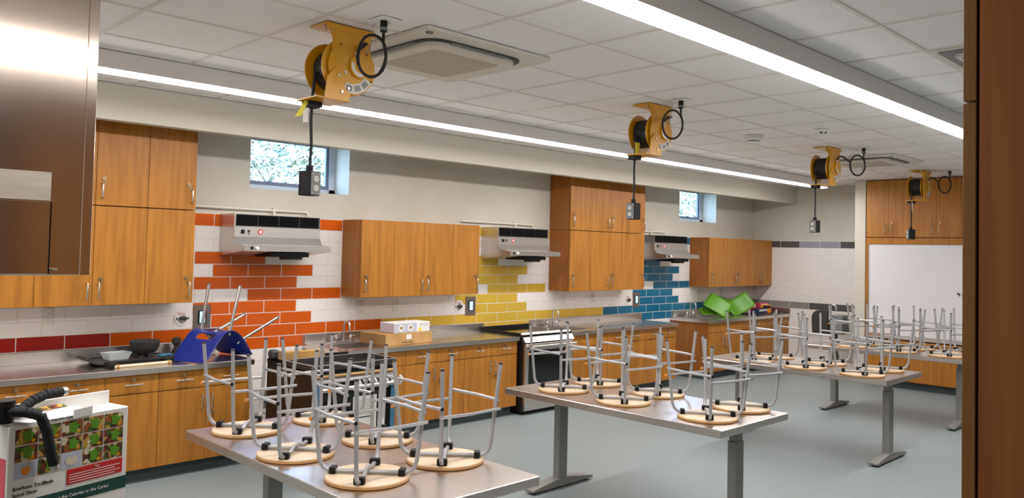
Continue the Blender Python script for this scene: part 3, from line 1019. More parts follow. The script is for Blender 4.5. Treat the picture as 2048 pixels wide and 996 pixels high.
STOOLS = [
    [((1.911, 3.81), 44), ((2.35, 3.798), 52), ((1.865, 3.246), 40), ((2.30, 3.236), 47), ((1.898, 2.733), 43), ((2.316, 2.741), 45)],
    [((4.085, 3.61), 36), ((4.49, 3.632), 42), ((4.072, 3.093), 40), ((4.485, 3.116), 33), ((4.082, 2.493), 36), ((4.492, 2.508), 30)],
    [((6.60, 3.569), 30), ((7.01, 3.574), 25), ((6.595, 3.088), 28), ((7.005, 3.089), 36), ((6.59, 2.607), 30), ((7.02, 2.609), 22)],
    [((8.60, 3.501), 24), ((9.0, 3.472), 30), ((8.56, 3.019), 20), ((9.0, 2.992), 26), ((8.58, 2.57), 24), ((9.0, 2.577), 30)],
]
proto = stool_proto()
first = True
ROWW = ['window-wall end', 'middle', 'aisle end']
SIDE = ['on the camera side', 'on the far side']
for ti, lst in enumerate(STOOLS):
    for k, ((x, y), rot) in enumerate(lst):
        o = proto if first else copy_tree(proto)
        first = False
        o.location = (x, y, ZT + 0.0005)
        o.rotation_euler = (0, 0, math.radians(rot + 90))
        o['label'] = 'upturned grey-legged stool, %s of the %s table, %s' % (ROWW[k // 2], TABLES[ti][4], SIDE[k % 2])


# ================================================================== CORD REELS ON THE CEILING
def reel_proto():
    t = thing('cord_reel', 'x', 'cord reel', (0, 0, 0), 0, 'yellow ceiling cord reels')
    MB().cbox(-0.135, 0.135, -0.075, 0.075, -0.010, -0.0005, 0.002).box(-0.135, 0.135, -0.078, -0.072, -0.03, -0.004).build('mount_plate', 'yellow', t)
    for sx in (-0.115, -0.075, 0.095):
        MB().cyl((sx, -0.04, -0.010), (sx, -0.04, -0.034), 0.004, 6).cyl((sx, -0.04, -0.012), (sx, -0.04, -0.018), 0.009, 6).build('mount_bolt', 'nickel', t)
    zc = -0.195
    # side plate with neck
    poly = [(-0.088, -0.008), (-0.084, -0.05), (-0.098, -0.10)] + arc(0.012, zc, 0.128, 148, 372, 26) + [(0.112, -0.11), (0.112, -0.05), (0.112, -0.008)]
    MB().prism(poly, 'y', -0.074, -0.062).build('side_plate', 'yellow', t)
    for gx in (-0.086, 0.100):
        MB().prism([(-0.062, -0.03), (-0.062, -0.10), (-0.04, -0.05), (-0.01, -0.010), (-0.03, -0.010)], 'x', gx, gx + 0.008).build('gusset', 'yellow', t)
    # spool: two dished flanges and the wound cord
    for y, s in ((-0.035, -1), (0.085, 1)):
        MB().lathe([(0.0, 0.0), (0.045, 0.0), (0.125, s * 0.012), (0.136, s * 0.010), (0.138, s * 0.016), (0.124, s * 0.018), (0.045, s * 0.006), (0, s * 0.006)], (-0.005, y, zc), 40, 'y').build('flange', 'yellow', t, True)
    MB().cyl((-0.005, -0.034, zc), (-0.005, 0.085, zc), 0.10, 28).build('cord_drum', 'rubber', t, True)
    MB().cyl((-0.005, -0.062, zc), (-0.005, -0.034, zc), 0.03, 16).build('axle', 'dark_grey', t)
    # hub cover, crescent window, printed label
    h = MB().cyl((0.05, -0.074, zc + 0.012), (0.05, -0.088, zc + 0.012), 0.058, 28).build('hub_cover', 'yellow', t, True)
    cres = arc(0.05, zc + 0.012, 0.052, 165, 290, 14) + list(reversed(arc(0.05, zc + 0.012, 0.036, 170, 285, 14)))
    MB().prism(cres, 'y', -0.0886, -0.088).build('hub_slot', 'label', h)
    lab = arc(0.012, zc, 0.122, 246, 332, 18) + list(reversed(arc(0.012, zc, 0.078, 246, 332, 18)))
    lb = MB().prism(lab, 'y', -0.0752, -0.074).build('warning_label', 'label', t)
    for a in (249, 276, 303):
        pl = arc(0.012, zc, 0.114, a + 2, a + 22, 6) + list(reversed(arc(0.012, zc, 0.086, a + 2, a + 22, 6)))
        MB().prism(pl, 'y', -0.0758, -0.0752).build('label_text_block', 'label_grey', lb)
    for (bx, bz) in ((0.09, zc + 0.075), (0.118, zc - 0.05), (0.07, zc - 0.105), (-0.055, zc + 0.1)):
        MB().cyl((bx, -0.074, bz), (bx, -0.0748, bz), 0.0045, 8).build('punched_hole', 'black', t)
    # guide arm
    ga = MB().prism([(-0.045, zc - 0.005), (-0.085, zc - 0.015), (-0.125, zc - 0.06), (-0.135, zc - 0.14), (-0.135, zc - 0.162), (-0.015, zc - 0.162), (0.0, zc - 0.135), (-0.025, zc - 0.11), (-0.04, zc - 0.095), (-0.03, zc - 0.05)], 'y', -0.086, -0.076).build('guide_arm', 'yellow', t)
    for (bx, bz) in ((-0.035, zc - 0.03), (-0.07, zc - 0.05), (-0.015, zc - 0.105), (-0.05, zc - 0.125)):
        MB().cyl((bx, -0.086, bz), (bx, -0.091, bz), 0.007, 8).build('bolt', 'nickel', ga)
    MB().cbox(-0.185, 0.0, -0.086, 0.10, zc - 0.168, zc - 0.160, 0.002).build('outlet_bracket', 'yellow', t)
    MB().cbox(-0.16, -0.085, 0.02, 0.09, zc - 0.195, zc - 0.168, 0.004).build('cord_guide', 'rubber', t)
    # hanging cord
    MB().tube([(-0.11, 0.055, zc - 0.02), (-0.122, 0.055, zc - 0.15), (-0.124, 0.058, -0.45), (-0.117, 0.06, -0.56), (-0.121, 0.06, -0.70)], 0.0075, 8).build('hanging_cord', 'rubber', t, True)
    # outlet box
    bx = MB().cbox(-0.037, 0.037, -0.037, 0.037, -0.058, 0.058, 0.005).build('outlet_box', 'black', t, loc=(-0.121, 0.06, -0.752))
    MB().cyl((0, 0, 0.056), (0, 0, 0.085), 0.017, 12).build('cord_grip', 'black', bx)
    pl = MB().cbox(-0.034, 0.034, -0.041, -0.037, -0.055, 0.055, 0.0015).build('cover_plate', 'mid_grey', bx)
    mb, ms = MB(), MB()
    for s in (-1, 1):
        mb.prism([(0.0165 * math.cos(a), s * 0.022 + 0.0145 * math.sin(a)) for a in [i * PI / 6 for i in range(12)]], 'y', -0.044, -0.041)
        for q in (-1, 1):
            ms.box(q * 0.006 - 0.0014, q * 0.006 + 0.0014, -0.0446, -0.044, s * 0.022 - 0.002, s * 0.022 + 0.007)
            mb.cyl((q * 0.024, -0.041, s * 0.045), (q * 0.024, -0.043, s * 0.045), 0.003, 8)
        ms.cyl((0, -0.044, s * 0.022 - 0.008), (0, -0.0446, s * 0.022 - 0.008), 0.0028, 8)
    mb.build('duplex_socket', 'offwhite', bx)
    ms.build('socket_slots', 'black', bx)
    return t


def supply(t, dx):
    # supply cord: elbow, loop, plug
    py = -0.285
    pts = [(0.035, -0.08, -0.125), (0.038, -0.085, -0.098), (0.046, -0.10, -0.078), (0.055, -0.125, -0.08)]
    lx, ly, lz = dx - 0.03, py + 0.045, -0.165
    ux, uy = 0.62, -0.78
    n = 30
    for i in range(n + 1):
        a = math.radians(165 + 590 * i / n)
        tw = 0.007 * math.sin(i * 0.9)
        pts.append((lx + ux * 0.068 * math.cos(a) + tw * uy, ly + uy * 0.068 * math.cos(a) - tw * ux, lz + 0.098 * math.sin(a)))
    pts += [(dx, py, -0.10), (dx, py, -0.05)]
    MB().tube(pts, 0.0068, 8).build('supply_cord', 'rubber', t, True)
    MB().cyl((0.035, -0.079, -0.15), (0.035, -0.079, -0.115), 0.011, 12).build('strain_relief', 'offwhite', t)
    pg = MB().cyl((dx, py, -0.055), (dx, py, -0.0045), 0.017, 14).build('plug', 'black', t, True)
    MB().cyl((dx, py, -0.05), (dx, py, -0.035), 0.0175, 14).build('plug_band', 'mid_grey', pg)
    mb = MB()
    a, b = Vector((0.09, -0.076, -0.11)), Vector((dx - 0.01, py + 0.06, -0.004))
    for i in range(12):
        p = a.lerp(b, (i + 0.5) / 12) + Vector((0, 0, -0.03 * math.sin(PI * (i + 0.5) / 12)))
        mb.lathe([(0.007, -0.001), (0.008, 0.001), (0.006, 0.001), (0.007, -0.001)], p, 8, 'x' if i % 2 else 'y')
    mb.build('safety_chain', 'nickel', t)


PLUG_DX = [0.037, -0.07, 0.15, 0.11]
REELS = [((2.075, 3.30), 290, 'nearest to the camera'), ((4.645, 3.32), 179, 'second from the camera'), ((7.47, 3.30), 173, 'third from the camera'), ((9.98, 3.29), 132, 'farthest, in front of the brown cupboards')]
rp = reel_proto()
reels = [rp] + [copy_tree(rp) for _ in range(3)]
for i, ((x, y), nyaw, words) in enumerate(REELS):
    o = reels[i]
    o.location = (x, y, C)
    supply(o, PLUG_DX[i])
    o['label'] = 'yellow ceiling cord reel with hanging outlet box, %s' % words
    for ch in o.children:
        if ch.name.startswith('outlet_box'):
            ch.rotation_euler = (0, 0, math.radians(nyaw + 90))
    if i == 0:
        MB().prism([(-0.175, -0.365), (-0.155, -0.365), (-0.19, -0.44), (-0.225, -0.45)], 'y', 0.03, 0.032).build('yellow_tag', 'yellow_tag', o)
        MB().prism([(-0.175, -0.40), (-0.15, -0.395), (-0.15, -0.465), (-0.175, -0.468)], 'y', 0.04, 0.042).build('white_tag', 'label', o)
    if i == 1:
        MB().prism([(-0.15, -0.36), (-0.10, -0.36), (-0.10, -0.27), (-0.15, -0.27)], 'y', 0.03, 0.032).build('yellow_tag', 'yellow_tag', o)
    if i == 3:
        MB().prism([(-0.185, -0.37), (-0.155, -0.37), (-0.155, -0.48), (-0.185, -0.48)], 'y', 0.03, 0.032).build('white_tag', 'label', o)
    q = thing('ceiling_outlet', 'white ceiling outlet plate above the cord plug of the %s reel' % ['nearest', 'second', 'third', 'farthest'][i], 'outlet', (x + PLUG_DX[i], y - 0.285, C), 0, 'ceiling outlets')
    MB().cbox(-0.05, 0.06, -0.06, 0.06, -0.004, -0.0002, 0.001).build('cover', 'ceil', q)
    MB().cyl((0.032, 0.02, -0.004), (0.032, 0.02, -0.0055), 0.016, 14).build('spare_socket', 'offwhite', q)


# ================================================================== CEILING FITTINGS
def rrect(hw, r, n=6):
    pts = []
    for (sx, sy, a0) in ((1, 1, 0), (-1, 1, 90), (-1, -1, 180), (1, -1, 270)):
        for i in range(n + 1):
            a = math.radians(a0 + 90 * i / n)
            pts.append((sx * (hw - r) + r * math.cos(a), sy * (hw - r) + r * math.sin(a)))
    return pts


for (x, y, words) in ((2.72, 3.345, 'square ceiling cassette air conditioner beside the nearest cord reel'),
                      (8.62, 3.37, 'square ceiling cassette air conditioner beside the third cord reel')):
    t = thing('cassette_air_conditioner', words, 'air conditioner', (x, y, C), 0, 'ceiling cassettes')
    MB().prism(rrect(0.43, 0.02), 'z', -0.016, -0.0005).build('panel', 'offwhite', t)
    MB().prism(rrect(0.335, 0.11), 'z', -0.024, -0.016).build('air_slot', 'dark_grey', t)
    ip = MB().prism(rrect(0.31, 0.10), 'z', -0.044, -0.022).build('inner_panel', 'offwhite', t)
    MB().prism(rrect(0.225, 0.01), 'z', -0.047, -0.044).build('grille', 'beige', t)
    for k in range(3):
        MB().box(-0.22, 0.22, -0.112 + k * 0.112 - 0.002, -0.112 + k * 0.112 + 0.002, -0.0485, -0.047).build('grille_rib', 'offwhite', t)
    for k in range(4):
        a = k * PI / 2
        f = MB().cbox(-0.20, 0.20, -0.014, 0.006, -0.030, -0.024, 0.002).build('louvre', 'mid_grey', t, loc=(0.325 * math.cos(a), 0.325 * math.sin(a), 0))
        f.rotation_euler = (0, 0, a + PI / 2)
    MB().cyl((-0.38, -0.38, -0.016), (-0.38, -0.38, -0.022), 0.018, 16).build('sensor', 'mid_grey', t, True)

for (x, y, words, big) in ((6.336, 3.455, 'white smoke detector with deep body on the ceiling, left one', True), (6.35, 2.863, 'white low-profile smoke detector on the ceiling, right one', False)):
    t = thing('smoke_detector', words, 'smoke detector', (x, y, C), 0, 'smoke detectors')
    if big:
        MB().lathe([(0, -0.0005), (0.085, -0.0005), (0.08, -0.014), (0.055, -0.02), (0, -0.02)], (0, 0, 0), 28).build('base', 'offwhite', t, True)
        MB().lathe([(0, -0.02), (0.05, -0.02), (0.05, -0.05), (0.042, -0.064), (0, -0.066)], (0, 0, 0), 28).build('head', 'white', t, True)
        MB().lathe([(0.0505, -0.042), (0.0505, -0.05)], (0, 0, 0), 24).build('vent_band', 'dark_grey', t)
    else:
        MB().lathe([(0, -0.0005), (0.058, -0.0005), (0.055, -0.018), (0.04, -0.03), (0, -0.034)], (0, 0, 0), 28).build('head', 'white', t, True)
        for a in (-2.6, -1.7):
            MB().cyl((0.04 * math.cos(a), 0.04 * math.sin(a), -0.02), (0.047 * math.cos(a), 0.047 * math.sin(a), -0.027), 0.011, 10).build('vent_hole', 'dark_grey', t)

for (x, y, words) in ((2.28, 4.98, 'small sprinkler head behind the far linear light, near end'), (4.95, 4.98, 'small sprinkler head behind the far linear light, middle')):
    t = thing('sprinkler_head', words, 'sprinkler', (x, y, C), 0, 'ceiling sprinklers')
    MB().cyl((0, 0, -0.0005), (0, 0, -0.006), 0.03, 16).build('escutcheon', 'white', t)
    MB().cyl((0, 0, -0.006), (0, 0, -0.02), 0.009, 10).box(-0.012, -0.009, -0.002, 0.002, -0.045, -0.015).box(0.009, 0.012, -0.002, 0.002, -0.045, -0.015).cyl((0, 0, -0.045), (0, 0, -0.048), 0.017, 12).build('frame', 'nickel', t)

t = thing('ceiling_diffuser', 'square white ceiling air diffuser partly behind the tall brown cabinet', 'air diffuser', (4.525, 1.08, C))
for hw, z0, z1, m_ in ((0.285, -0.006, -0.0005, 'offwhite'), (0.25, -0.012, -0.006, 'mid_grey'), (0.19, -0.03, -0.012, 'offwhite'), (0.165, -0.034, -0.030, 'mid_grey'), (0.11, -0.05, -0.034, 'offwhite')):
    MB().prism([(-hw, -hw), (hw, -hw), (hw, hw), (-hw, hw)], 'z', z0, z1).build('cone' if m_ == 'offwhite' else 'air_slot', m_, t)

# ================================================================== TEACHING WALL
RT = -PI / 2     # local x -> -Y, local front (-y) -> -X
Y0 = 4.250
edges = [0, 0.284, 0.575, 0.867, 1.164, 1.46, 1.755]
for i, words in ((0, 'pair of high brown cupboards above the whiteboard, beside the pale column'),
                 (2, 'pair of high brown cupboards above the whiteboard, behind the farthest reel')):
    a, mid, b = edges[i], edges[i + 1], edges[i + 2]
    cabinet('high_cupboard', words, 'cabinet', (XT - 0.005, Y0 - a), RT, b - a, 0.55, 1.925, C - 0.004,
            [door(0, mid - a, 1.93, C - 0.008, 'R'), door(mid - a, b - a, 1.93, C - 0.008, 'L', True)], 'teaching wall cupboards')
t = thing('whiteboard', 'large wall whiteboard in a wooden frame on the teaching wall', 'whiteboard', (XT, Y0, 0), RT)
MB().cbox(0.045, 2.4, 0.0, 0.02, 0.66, 1.838, 0.001).build('board', 'wboard', t)
MB().cbox(0, 2.45, -0.012, 0.03, 1.840, 1.922, 0.002).build('top_rail', 'wood', t)
MB().cbox(0, 0.030, -0.012, 0.03, 0.60, 1.840, 0.002).build('side_stile', 'wood', t)
MB().box(0.030, 0.045, -0.004, 0.02, 0.66, 1.84).build('edge_bead', 'alu', t)
tr = MB().cbox(0.03, 2.4, -0.07, 0.0, 0.612, 0.622, 0.002).box(0.03, 2.4, -0.07, -0.064, 0.622, 0.64).cbox(0.03, 2.4, -0.012, 0.0, 0.622, 0.66, 0.001).build('marker_tray', 'alu', t)
t = thing('wall_hook', 'small dark hook on the whiteboard beside the tall brown cabinet', 'hook', (XT - 0.001, 3.13, 1.235), RT)
MB().cyl((0, 0, 0), (0, -0.02, 0), 0.010, 10).tube([(0, -0.02, 0), (0.01, -0.03, 0.01), (0.025, -0.03, 0.0), (0.02, -0.03, -0.03)], 0.006, 6).build('hook', 'dark_grey', t, True)
t = thing('paper_roll', 'brown paper roll lying along the left end of the marker tray', 'paper roll', (XT - 0.03, 4.03, 0.648), RT)
MB().cyl((-0.17, 0, 0), (0.17, 0, 0), 0.026, 18).build('roll', 'brown_paper', t, True)
bedges = [0, 0.23, 0.52, 0.809, 1.10, 1.39, 1.68]
XB = 10.66
for i, words in ((0, 'low wooden cupboard pair under the whiteboard, left end beside the column'),
                 (2, 'low wooden cupboard pair under the whiteboard, in the middle')):
    a, mid, b = bedges[i], bedges[i + 1], bedges[i + 2]
    cabinet('low_cupboard', words, 'cabinet', (XB, Y0 - 0.10 - a), RT, b - a, 0.7, 0.095, 0.565,
            [door(0, mid - a, 0.10, 0.56, 'R', False, 't'), door(mid - a, b - a, 0.10, 0.56, 'L', False, 't')], 'low teaching wall cupboards', kick=True)
t = thing('cupboard_ledge', 'wooden ledge along the top of the low teaching wall cupboards', 'ledge', (XB - 0.01, Y0 - 0.005, 0.567), RT)
MB().cbox(0, 2.4, 0, 0.18, 0, 0.03, 0.003).build('board', 'wood', t)

# ---- dark pedestal unit with tap by the end wall
t = thing('pedestal_sink', 'dark grey pedestal unit with chrome gooseneck tap by the end wall', 'sink', (10.95, 4.72, 0))
MB().cbox(-0.04, 0.04, -0.04, 0.04, 0.04, 0.60, 0.005).build('pedestal', 'dark_grey', t)
MB().cbox(-0.18, 0.18, -0.16, 0.16, 0, 0.04, 0.01).build('foot', 'dark_grey', t)
prof = [(0.02, 0.58), (0.235, 0.60), (0.245, 0.78)] + arc(0.14, 0.81, 0.105, 0, 90, 8) + [(0.02, 0.915)]
MB().prism(prof, 'x', -0.16, -0.12).build('back_shell', 'dark_grey', t)
MB().cbox(-0.12, 0.14, 0.0, 0.23, 0.60, 0.78, 0.01).build('body', 'dark_grey', t)
MB().cbox(-0.13, 0.12, -0.17, 0.0, 0.60, 0.86, 0.01).build('basin', 'mid_grey', t)
pts = [(-0.05, 0.02, 0.80), (-0.05, 0.02, 0.95)] + [(-0.05, 0.02 - 0.035 + 0.035 * math.cos(PI * i / 8), 0.95 + 0.045 * math.sin(PI * i / 8)) for i in range(1, 9)] + [(-0.05, -0.05, 0.92)]
MB().tube(pts, 0.011, 8).build('tap', 'chrome', t, True)

# ================================================================== TALL CABINET AT THE RIGHT EDGE
XS = 1.35
t = thing('tall_cabinet', 'tall brown wooden cabinet seen edge-on along the right border', 'cabinet', (XS, -0.9, 0))
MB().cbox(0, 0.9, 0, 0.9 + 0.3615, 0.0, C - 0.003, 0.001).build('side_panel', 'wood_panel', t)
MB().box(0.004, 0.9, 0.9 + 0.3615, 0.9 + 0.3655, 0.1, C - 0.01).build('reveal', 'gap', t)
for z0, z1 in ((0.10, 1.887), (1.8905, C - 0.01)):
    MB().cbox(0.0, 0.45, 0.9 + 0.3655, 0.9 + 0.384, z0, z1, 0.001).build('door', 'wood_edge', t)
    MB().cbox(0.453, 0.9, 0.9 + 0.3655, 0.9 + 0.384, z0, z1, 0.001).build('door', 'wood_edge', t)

# ================================================================== HANGING STEEL UNIT AT THE LEFT EDGE
YS = 3.16
t = thing('steel_canopy', 'big stainless steel canopy unit hanging from ceiling at the left border', 'canopy', (0, YS, 0))
MB().cbox(-1.0, 0.944, 0.0, 0.55, 1.5176, C - 0.003, 0.003).build('casing', 'hood_panel', t)
MB().cbox(0.913, 0.947, -0.006, 0.0, 1.5176, C - 0.004, 0.001).build('edge_flange', 'hood_panel', t)
MB().box(0.944, 0.948, -0.004, 0.02, 1.525, C - 0.01).build('white_edge', 'white', t)
MB().cbox(-0.2, 0.811, -0.003, 0.0, 1.781, 1.883, 0.0008).build('name_plate', 'plate_alu', t)
fl = MB().cbox(-0.2, 0.806, -0.022, -0.004, 1.522, 1.777, 0.002).build('flap_door', 'hood_panel', t)
MB().box(0.806, 0.815, -0.006, 0.0, 1.523, 1.777).build('flap_shadow_gap', 'gap', t)
MB().tube([(0.818, -0.002, 1.536), (0.823, -0.018, 1.538), (0.838, -0.018, 1.538)], 0.004, 6).build('latch', 'nickel', t, True)

# ================================================================== CARTON AND TRIPOD, LOWER LEFT
A0, A1 = Vector((0.429, 1.90)), Vector((0.690, 1.975))
ang = math.atan2(A1.y - A0.y, A1.x - A0.x)
BW = (A1 - A0).length
BZ1, BH = 1.268, 0.34
BZ0 = BZ1 - BH
t = thing('serving_stand', 'narrow dark stand under the white slicer carton', 'stand', (0.545, 2.02, 0), ang)
MB().cbox(-0.14, 0.13, -0.09, 0.06, BZ0 - 0.04, BZ0 - 0.001, 0.004).build('stand_top', 'dark_grey', t)
for sx in (-0.12, 0.11):
    for sy in (-0.07, 0.04):
        MB().cyl((sx, sy, 0), (sx, sy, BZ0 - 0.04), 0.014, 10).build('leg', 'dark_grey', t)

BD = 0.075
t = thing('slicer_carton', 'white product carton with rows of food pictures and red tips panel', 'box', (A0.x, A0.y, BZ0), ang)
MB().cbox(0, BW, 0, BD, 0, BH - 0.012, 0.002).build('carton', 'paper', t)
MB().cbox(0.002, BW - 0.002, BD - 0.004, BD, BH - 0.012, BH + 0.018, 0.001).build('back_flap', 'paper', t)
MB().prism([(0.0, BH - 0.012), (0.004, BH - 0.012), (0.03, BH + 0.002), (0.028, BH + 0.004)], 'x', 0.01, BW * 0.62).build('top_flap', 'paper', t)
MB().prism([(0.006, BH - 0.012), (0.02, BH - 0.004), (0.062, BH + 0.006), (0.06, BH - 0.012)], 'x', 0.05, BW * 0.55).build('inner_booklet', photo_print('booklet_print', 31), t)
MB().prism([(BW * 0.50, BH - 0.018), (BW * 0.66, BH - 0.015), (BW * 0.66, BH + 0.004), (BW * 0.50, BH + 0.001)], 'y', -0.004, -0.001).build('tuck_flap', 'paper', t)
# printed front: 5 x 3 pictures
px0, px1 = 0.014, BW - 0.010
cw = (px1 - px0) / 5
prints = [photo_print('food_print_%d' % k, k) for k in range(4)]
top = BH - 0.019
for r in range(3):
    for c in range(5):
        x = px0 + c * cw
        z = top - (r + 1) * 0.0354
        if (r, c) in ((2, 0), (2, 2)):
            p = MB().box(x, x + cw - 0.003, -0.0008, 0, z, z + 0.0325).build('picture', 'paper_grey', t)
            mx, mz = x + cw * 0.47, z + 0.016
            pl = [(mx + 0.011 * math.cos(a) * (1.25 if c else 0.85), mz + 0.010 * math.sin(a)) for a in [i * PI / 8 for i in range(16)]]
            pl[4] = (mx, mz + 0.003)
            MB().prism(pl, 'y', -0.0014, -0.0008).build('sliced_vegetable', 'orange' if c == 0 else 'ivory', p)
        else:
            p = MB().box(x, x + cw - 0.003, -0.0008, 0, z, z + 0.0325).build('picture', prints[(r * 5 + c) % 4], t)
            mx, mz = x + cw * 0.5, z + 0.015
            MB().prism([(mx - 0.008, mz - 0.008), (mx + 0.007, mz - 0.010), (mx + 0.010, mz - 0.002), (mx + 0.016, mz + 0.006), (mx + 0.008, mz + 0.008), (mx + 0.006, mz + 0.016), (mx - 0.004, mz + 0.012), (mx - 0.012, mz + 0.013), (mx - 0.007, mz + 0.003)], 'y', -0.0014, -0.0008).build('green_slicer', 'green', p)
            MB().cyl((mx + 0.012, -0.0008, mz - 0.009), (mx + 0.012, -0.0016, mz - 0.009), 0.0042, 10).build('lemon', 'yellow', p)
zt = BH - 0.128
tp = MB().box(BW * 0.47, BW - 0.012, -0.0010, 0, zt - 0.034, zt - 0.001).build('tips_panel', 'red', t)
put('tips_heading', text_mesh('Tips', 0.0075, 'label'), tp, (BW * 0.70, -0.0012, zt - 0.0085))
for k in range(4):
    MB().box(BW * 0.47 + 0.005, BW - 0.018 - 0.012 * (k % 2), -0.0013, -0.001, zt - 0.014 - k * 0.0055, zt - 0.0125 - k * 0.0055).build('print_line', 'label', tp)
put('carton_name', text_mesh('Brieftons Tri-Blade', 0.0112, 'ink'), t, (0.012, -0.0006, zt - 0.020))
put('carton_name', text_mesh('Spiral Slicer', 0.0112, 'ink'), t, (0.012, -0.0006, zt - 0.033))
put('carton_caption', text_mesh('Endless Vegetable Cuts in No Time!', 0.0078, 'ink'), t, (0.062, -0.0006, top + 0.004))
gb = MB().box(0.001, BW - 0.001, -0.0008, 0, zt - 0.072, zt - 0.044).build('green_band', 'dgreen', t)
put('band_lettering', text_mesh('Pasta Without the Calories or the Carbs!', 0.0102, 'label'), gb, (0.055, -0.0012, zt - 0.061))
MB().box(-0.0008, 0, 0.005, BD - 0.005, 0.12, 0.26).build('side_print', 'pink', t)

t = thing('flexible_tripod', 'black foam-legged tripod resting on top of the white carton', 'tripod', (A0.x + 0.0, A0.y, BZ1), ang)
MB().cyl((0.0, 0.02, 0.022), (0.0, 0.02, 0.040), 0.02, 16).cyl((0.0, 0.02, -0.006), (0.0, 0.02, 0.03), 0.018, 14).build('head', 'black', t, True)


def foamleg(pts):
    k = MB()
    P = [Vector(p) for p in pts]
    for i in range(len(P) - 1):
        n = 3
        for j in range(n):
            a, b = P[i].lerp(P[i + 1], j / n), P[i].lerp(P[i + 1], (j + 0.96) / n)
            k.cyl(a, b, 0.0112, 12, 0.0104)
    lg = k.build('foam_leg', 'foam', t, True)
    d = (P[-1] - P[-2]).normalized()
    MB().cyl(P[-1], P[-1] + d * 0.010, 0.010, 12).build('leg_tip', 'alu', lg, True)


foamleg([(0.0, 0.01, 0.018), (0.03, -0.004, 0.014), (0.055, -0.016, 0.004), (0.068, -0.02, -0.03), (0.076, -0.02, -0.07), (0.086, -0.02, -0.105)])
foamleg([(0.0, 0.02, 0.018), (0.035, 0.02, 0.016), (0.06, 0.025, 0.030), (0.09, 0.03, 0.038), (0.13, 0.035, 0.038)])
foamleg([(0.0, 0.03, 0.018), (-0.04, 0.02, 0.012), (-0.08, 0.0, -0.02), (-0.10, -0.01, -0.10)])

# ================================================================== UPTURNED BLUE CHAIR ON THE LEFT WORKTOP
ca = math.radians(25)
org = Vector((2.43, 5.706, ZC + 0.001))
ax, ay = Vector((math.cos(ca), math.sin(ca), 0)), Vector((-math.sin(ca), math.cos(ca), 0))
chair = thing('plastic_chair', 'blue plastic chair with chrome legs, upside down on the left worktop', 'chair', org)
prof = [(-0.05, 0.002, 0.155), (-0.005, 0.055, 0.16), (0.045, 0.115, 0.162), (0.10, 0.17, 0.16), (0.14, 0.203, 0.16), (0.185, 0.215, 0.165), (0.235, 0.207, 0.17), (0.29, 0.175, 0.175), (0.35, 0.115, 0.175), (0.40, 0.055, 0.17), (0.44, 0.012, 0.165), (0.465, 0.010, 0.155)]
bm = bmesh.new()
NV = 8
grid = []
for (x, z, hw) in prof:
    row = []
    for j in range(NV + 1):
        s = -1 + 2 * j / NV
        lift = 0.018 * (1 - s * s) * (1 if 2 < len(grid) < 10 else 0.5)
        row.append(bm.verts.new((ax * x + ay * (s * hw) + Vector((0, 0, max(0.0, z - lift))))))
    grid.append(row)
for i in range(len(prof) - 1):
    for j in range(NV):
        if i == 3 and 2 <= j <= 5:
            continue      # hand hole in the backrest
        bm.faces.new((grid[i][j], grid[i + 1][j], grid[i + 1][j + 1], grid[i][j + 1]))
me = bpy.data.meshes.new('shell')
bm.to_mesh(me)
bm.free()
me.materials.append(M['blue'])
me.polygons.foreach_set('use_smooth', [True] * len(me.polygons))
sh = put('shell', me, chair)
sd = sh.modifiers.new('thick', 'SOLIDIFY')
sd.thickness = 0.012
sd.offset = 1.0
sb = sh.modifiers.new('smooth', 'SUBSURF')
sb.levels = 1
sb.render_levels = 2
for att, d in (((0.20, 0.12, 0.195), (0.055, 0.02, 0.345)), ((0.225, -0.12, 0.19), (0.08, 0.02, 0.345)), ((0.27, 0.10, 0.165), (0.317, 0.10, 0.135)), ((0.33, -0.11, 0.115), (0.31, -0.02, 0.175))):
    p = ax * att[0] + ay * att[1] + Vector((0, 0, att[2]))
    q = p + Vector(d)
    lg = MB().tube([p - Vector((0, 0, 0.012)), p + Vector(d) * 0.04, q], 0.0115, 10).build('leg', 'chrome', chair, True)
    MB().cyl(q, q + Vector(d).normalized() * 0.012, 0.0135, 10).build('leg_cap', 'mid_grey', lg, True)
MB().tube([ax * 0.20 + ay * 0.12 + Vector((0, 0, 0.21)), ax * 0.22 + Vector((0, 0, 0.222)), ax * 0.225 - ay * 0.12 + Vector((0, 0, 0.205))], 0.010, 8).build('seat_rail', 'chrome', chair, True)
p = ax * 0.0 - ay * 0.10
MB().box(-0.02, 0.02, -0.002, 0.0, 0.0, 0.018).build('sticker', 'label', chair, loc=(p.x - 0.01, p.y - 0.012, 0.018))

# ================================================================== THINGS ON THE LEFT WORKTOP
ZK = ZC + 0.0015
t = thing('griddle', 'black electric griddle with curved left end on the left worktop', 'griddle', (2.055, 5.97, ZK), math.radians(2))
MB().prism([(-0.29, 0.040), (-0.27, 0.055), (-0.235, 0.030), (-0.20, 0.022), (0.27, 0.022), (0.28, 0.034), (0.285, 0.034), (0.275, 0.012), (-0.21, 0.012), (-0.25, 0.020)], 'y', -0.135, 0.135).build('plate', 'griddle', t)
MB().cbox(-0.20, 0.28, -0.15, -0.135, 0.004, 0.030, 0.004).cbox(-0.20, 0.28, 0.135, 0.15, 0.004, 0.030, 0.004).build('side_rail', 'black', t)
for sx in (-0.17, 0.24):
    for sy in (-0.12, 0.12):
        MB().cyl((sx, sy, 0), (sx, sy, 0.014), 0.015, 10).build('foot', 'black', t)
MB().cbox(0.19, 0.30, -0.175, -0.15, 0.006, 0.032, 0.006).build('handle', 'black', t)
t = thing('glass_dish', 'clear rectangular glass loaf dish standing on the griddle', 'glass dish', (1.99, 5.98, ZK + 0.0235), math.radians(8))
mb = MB()
o_, i_ = [], []
b0, b1, t0_, t1_ = 0.065, 0.045, 0.085, 0.062
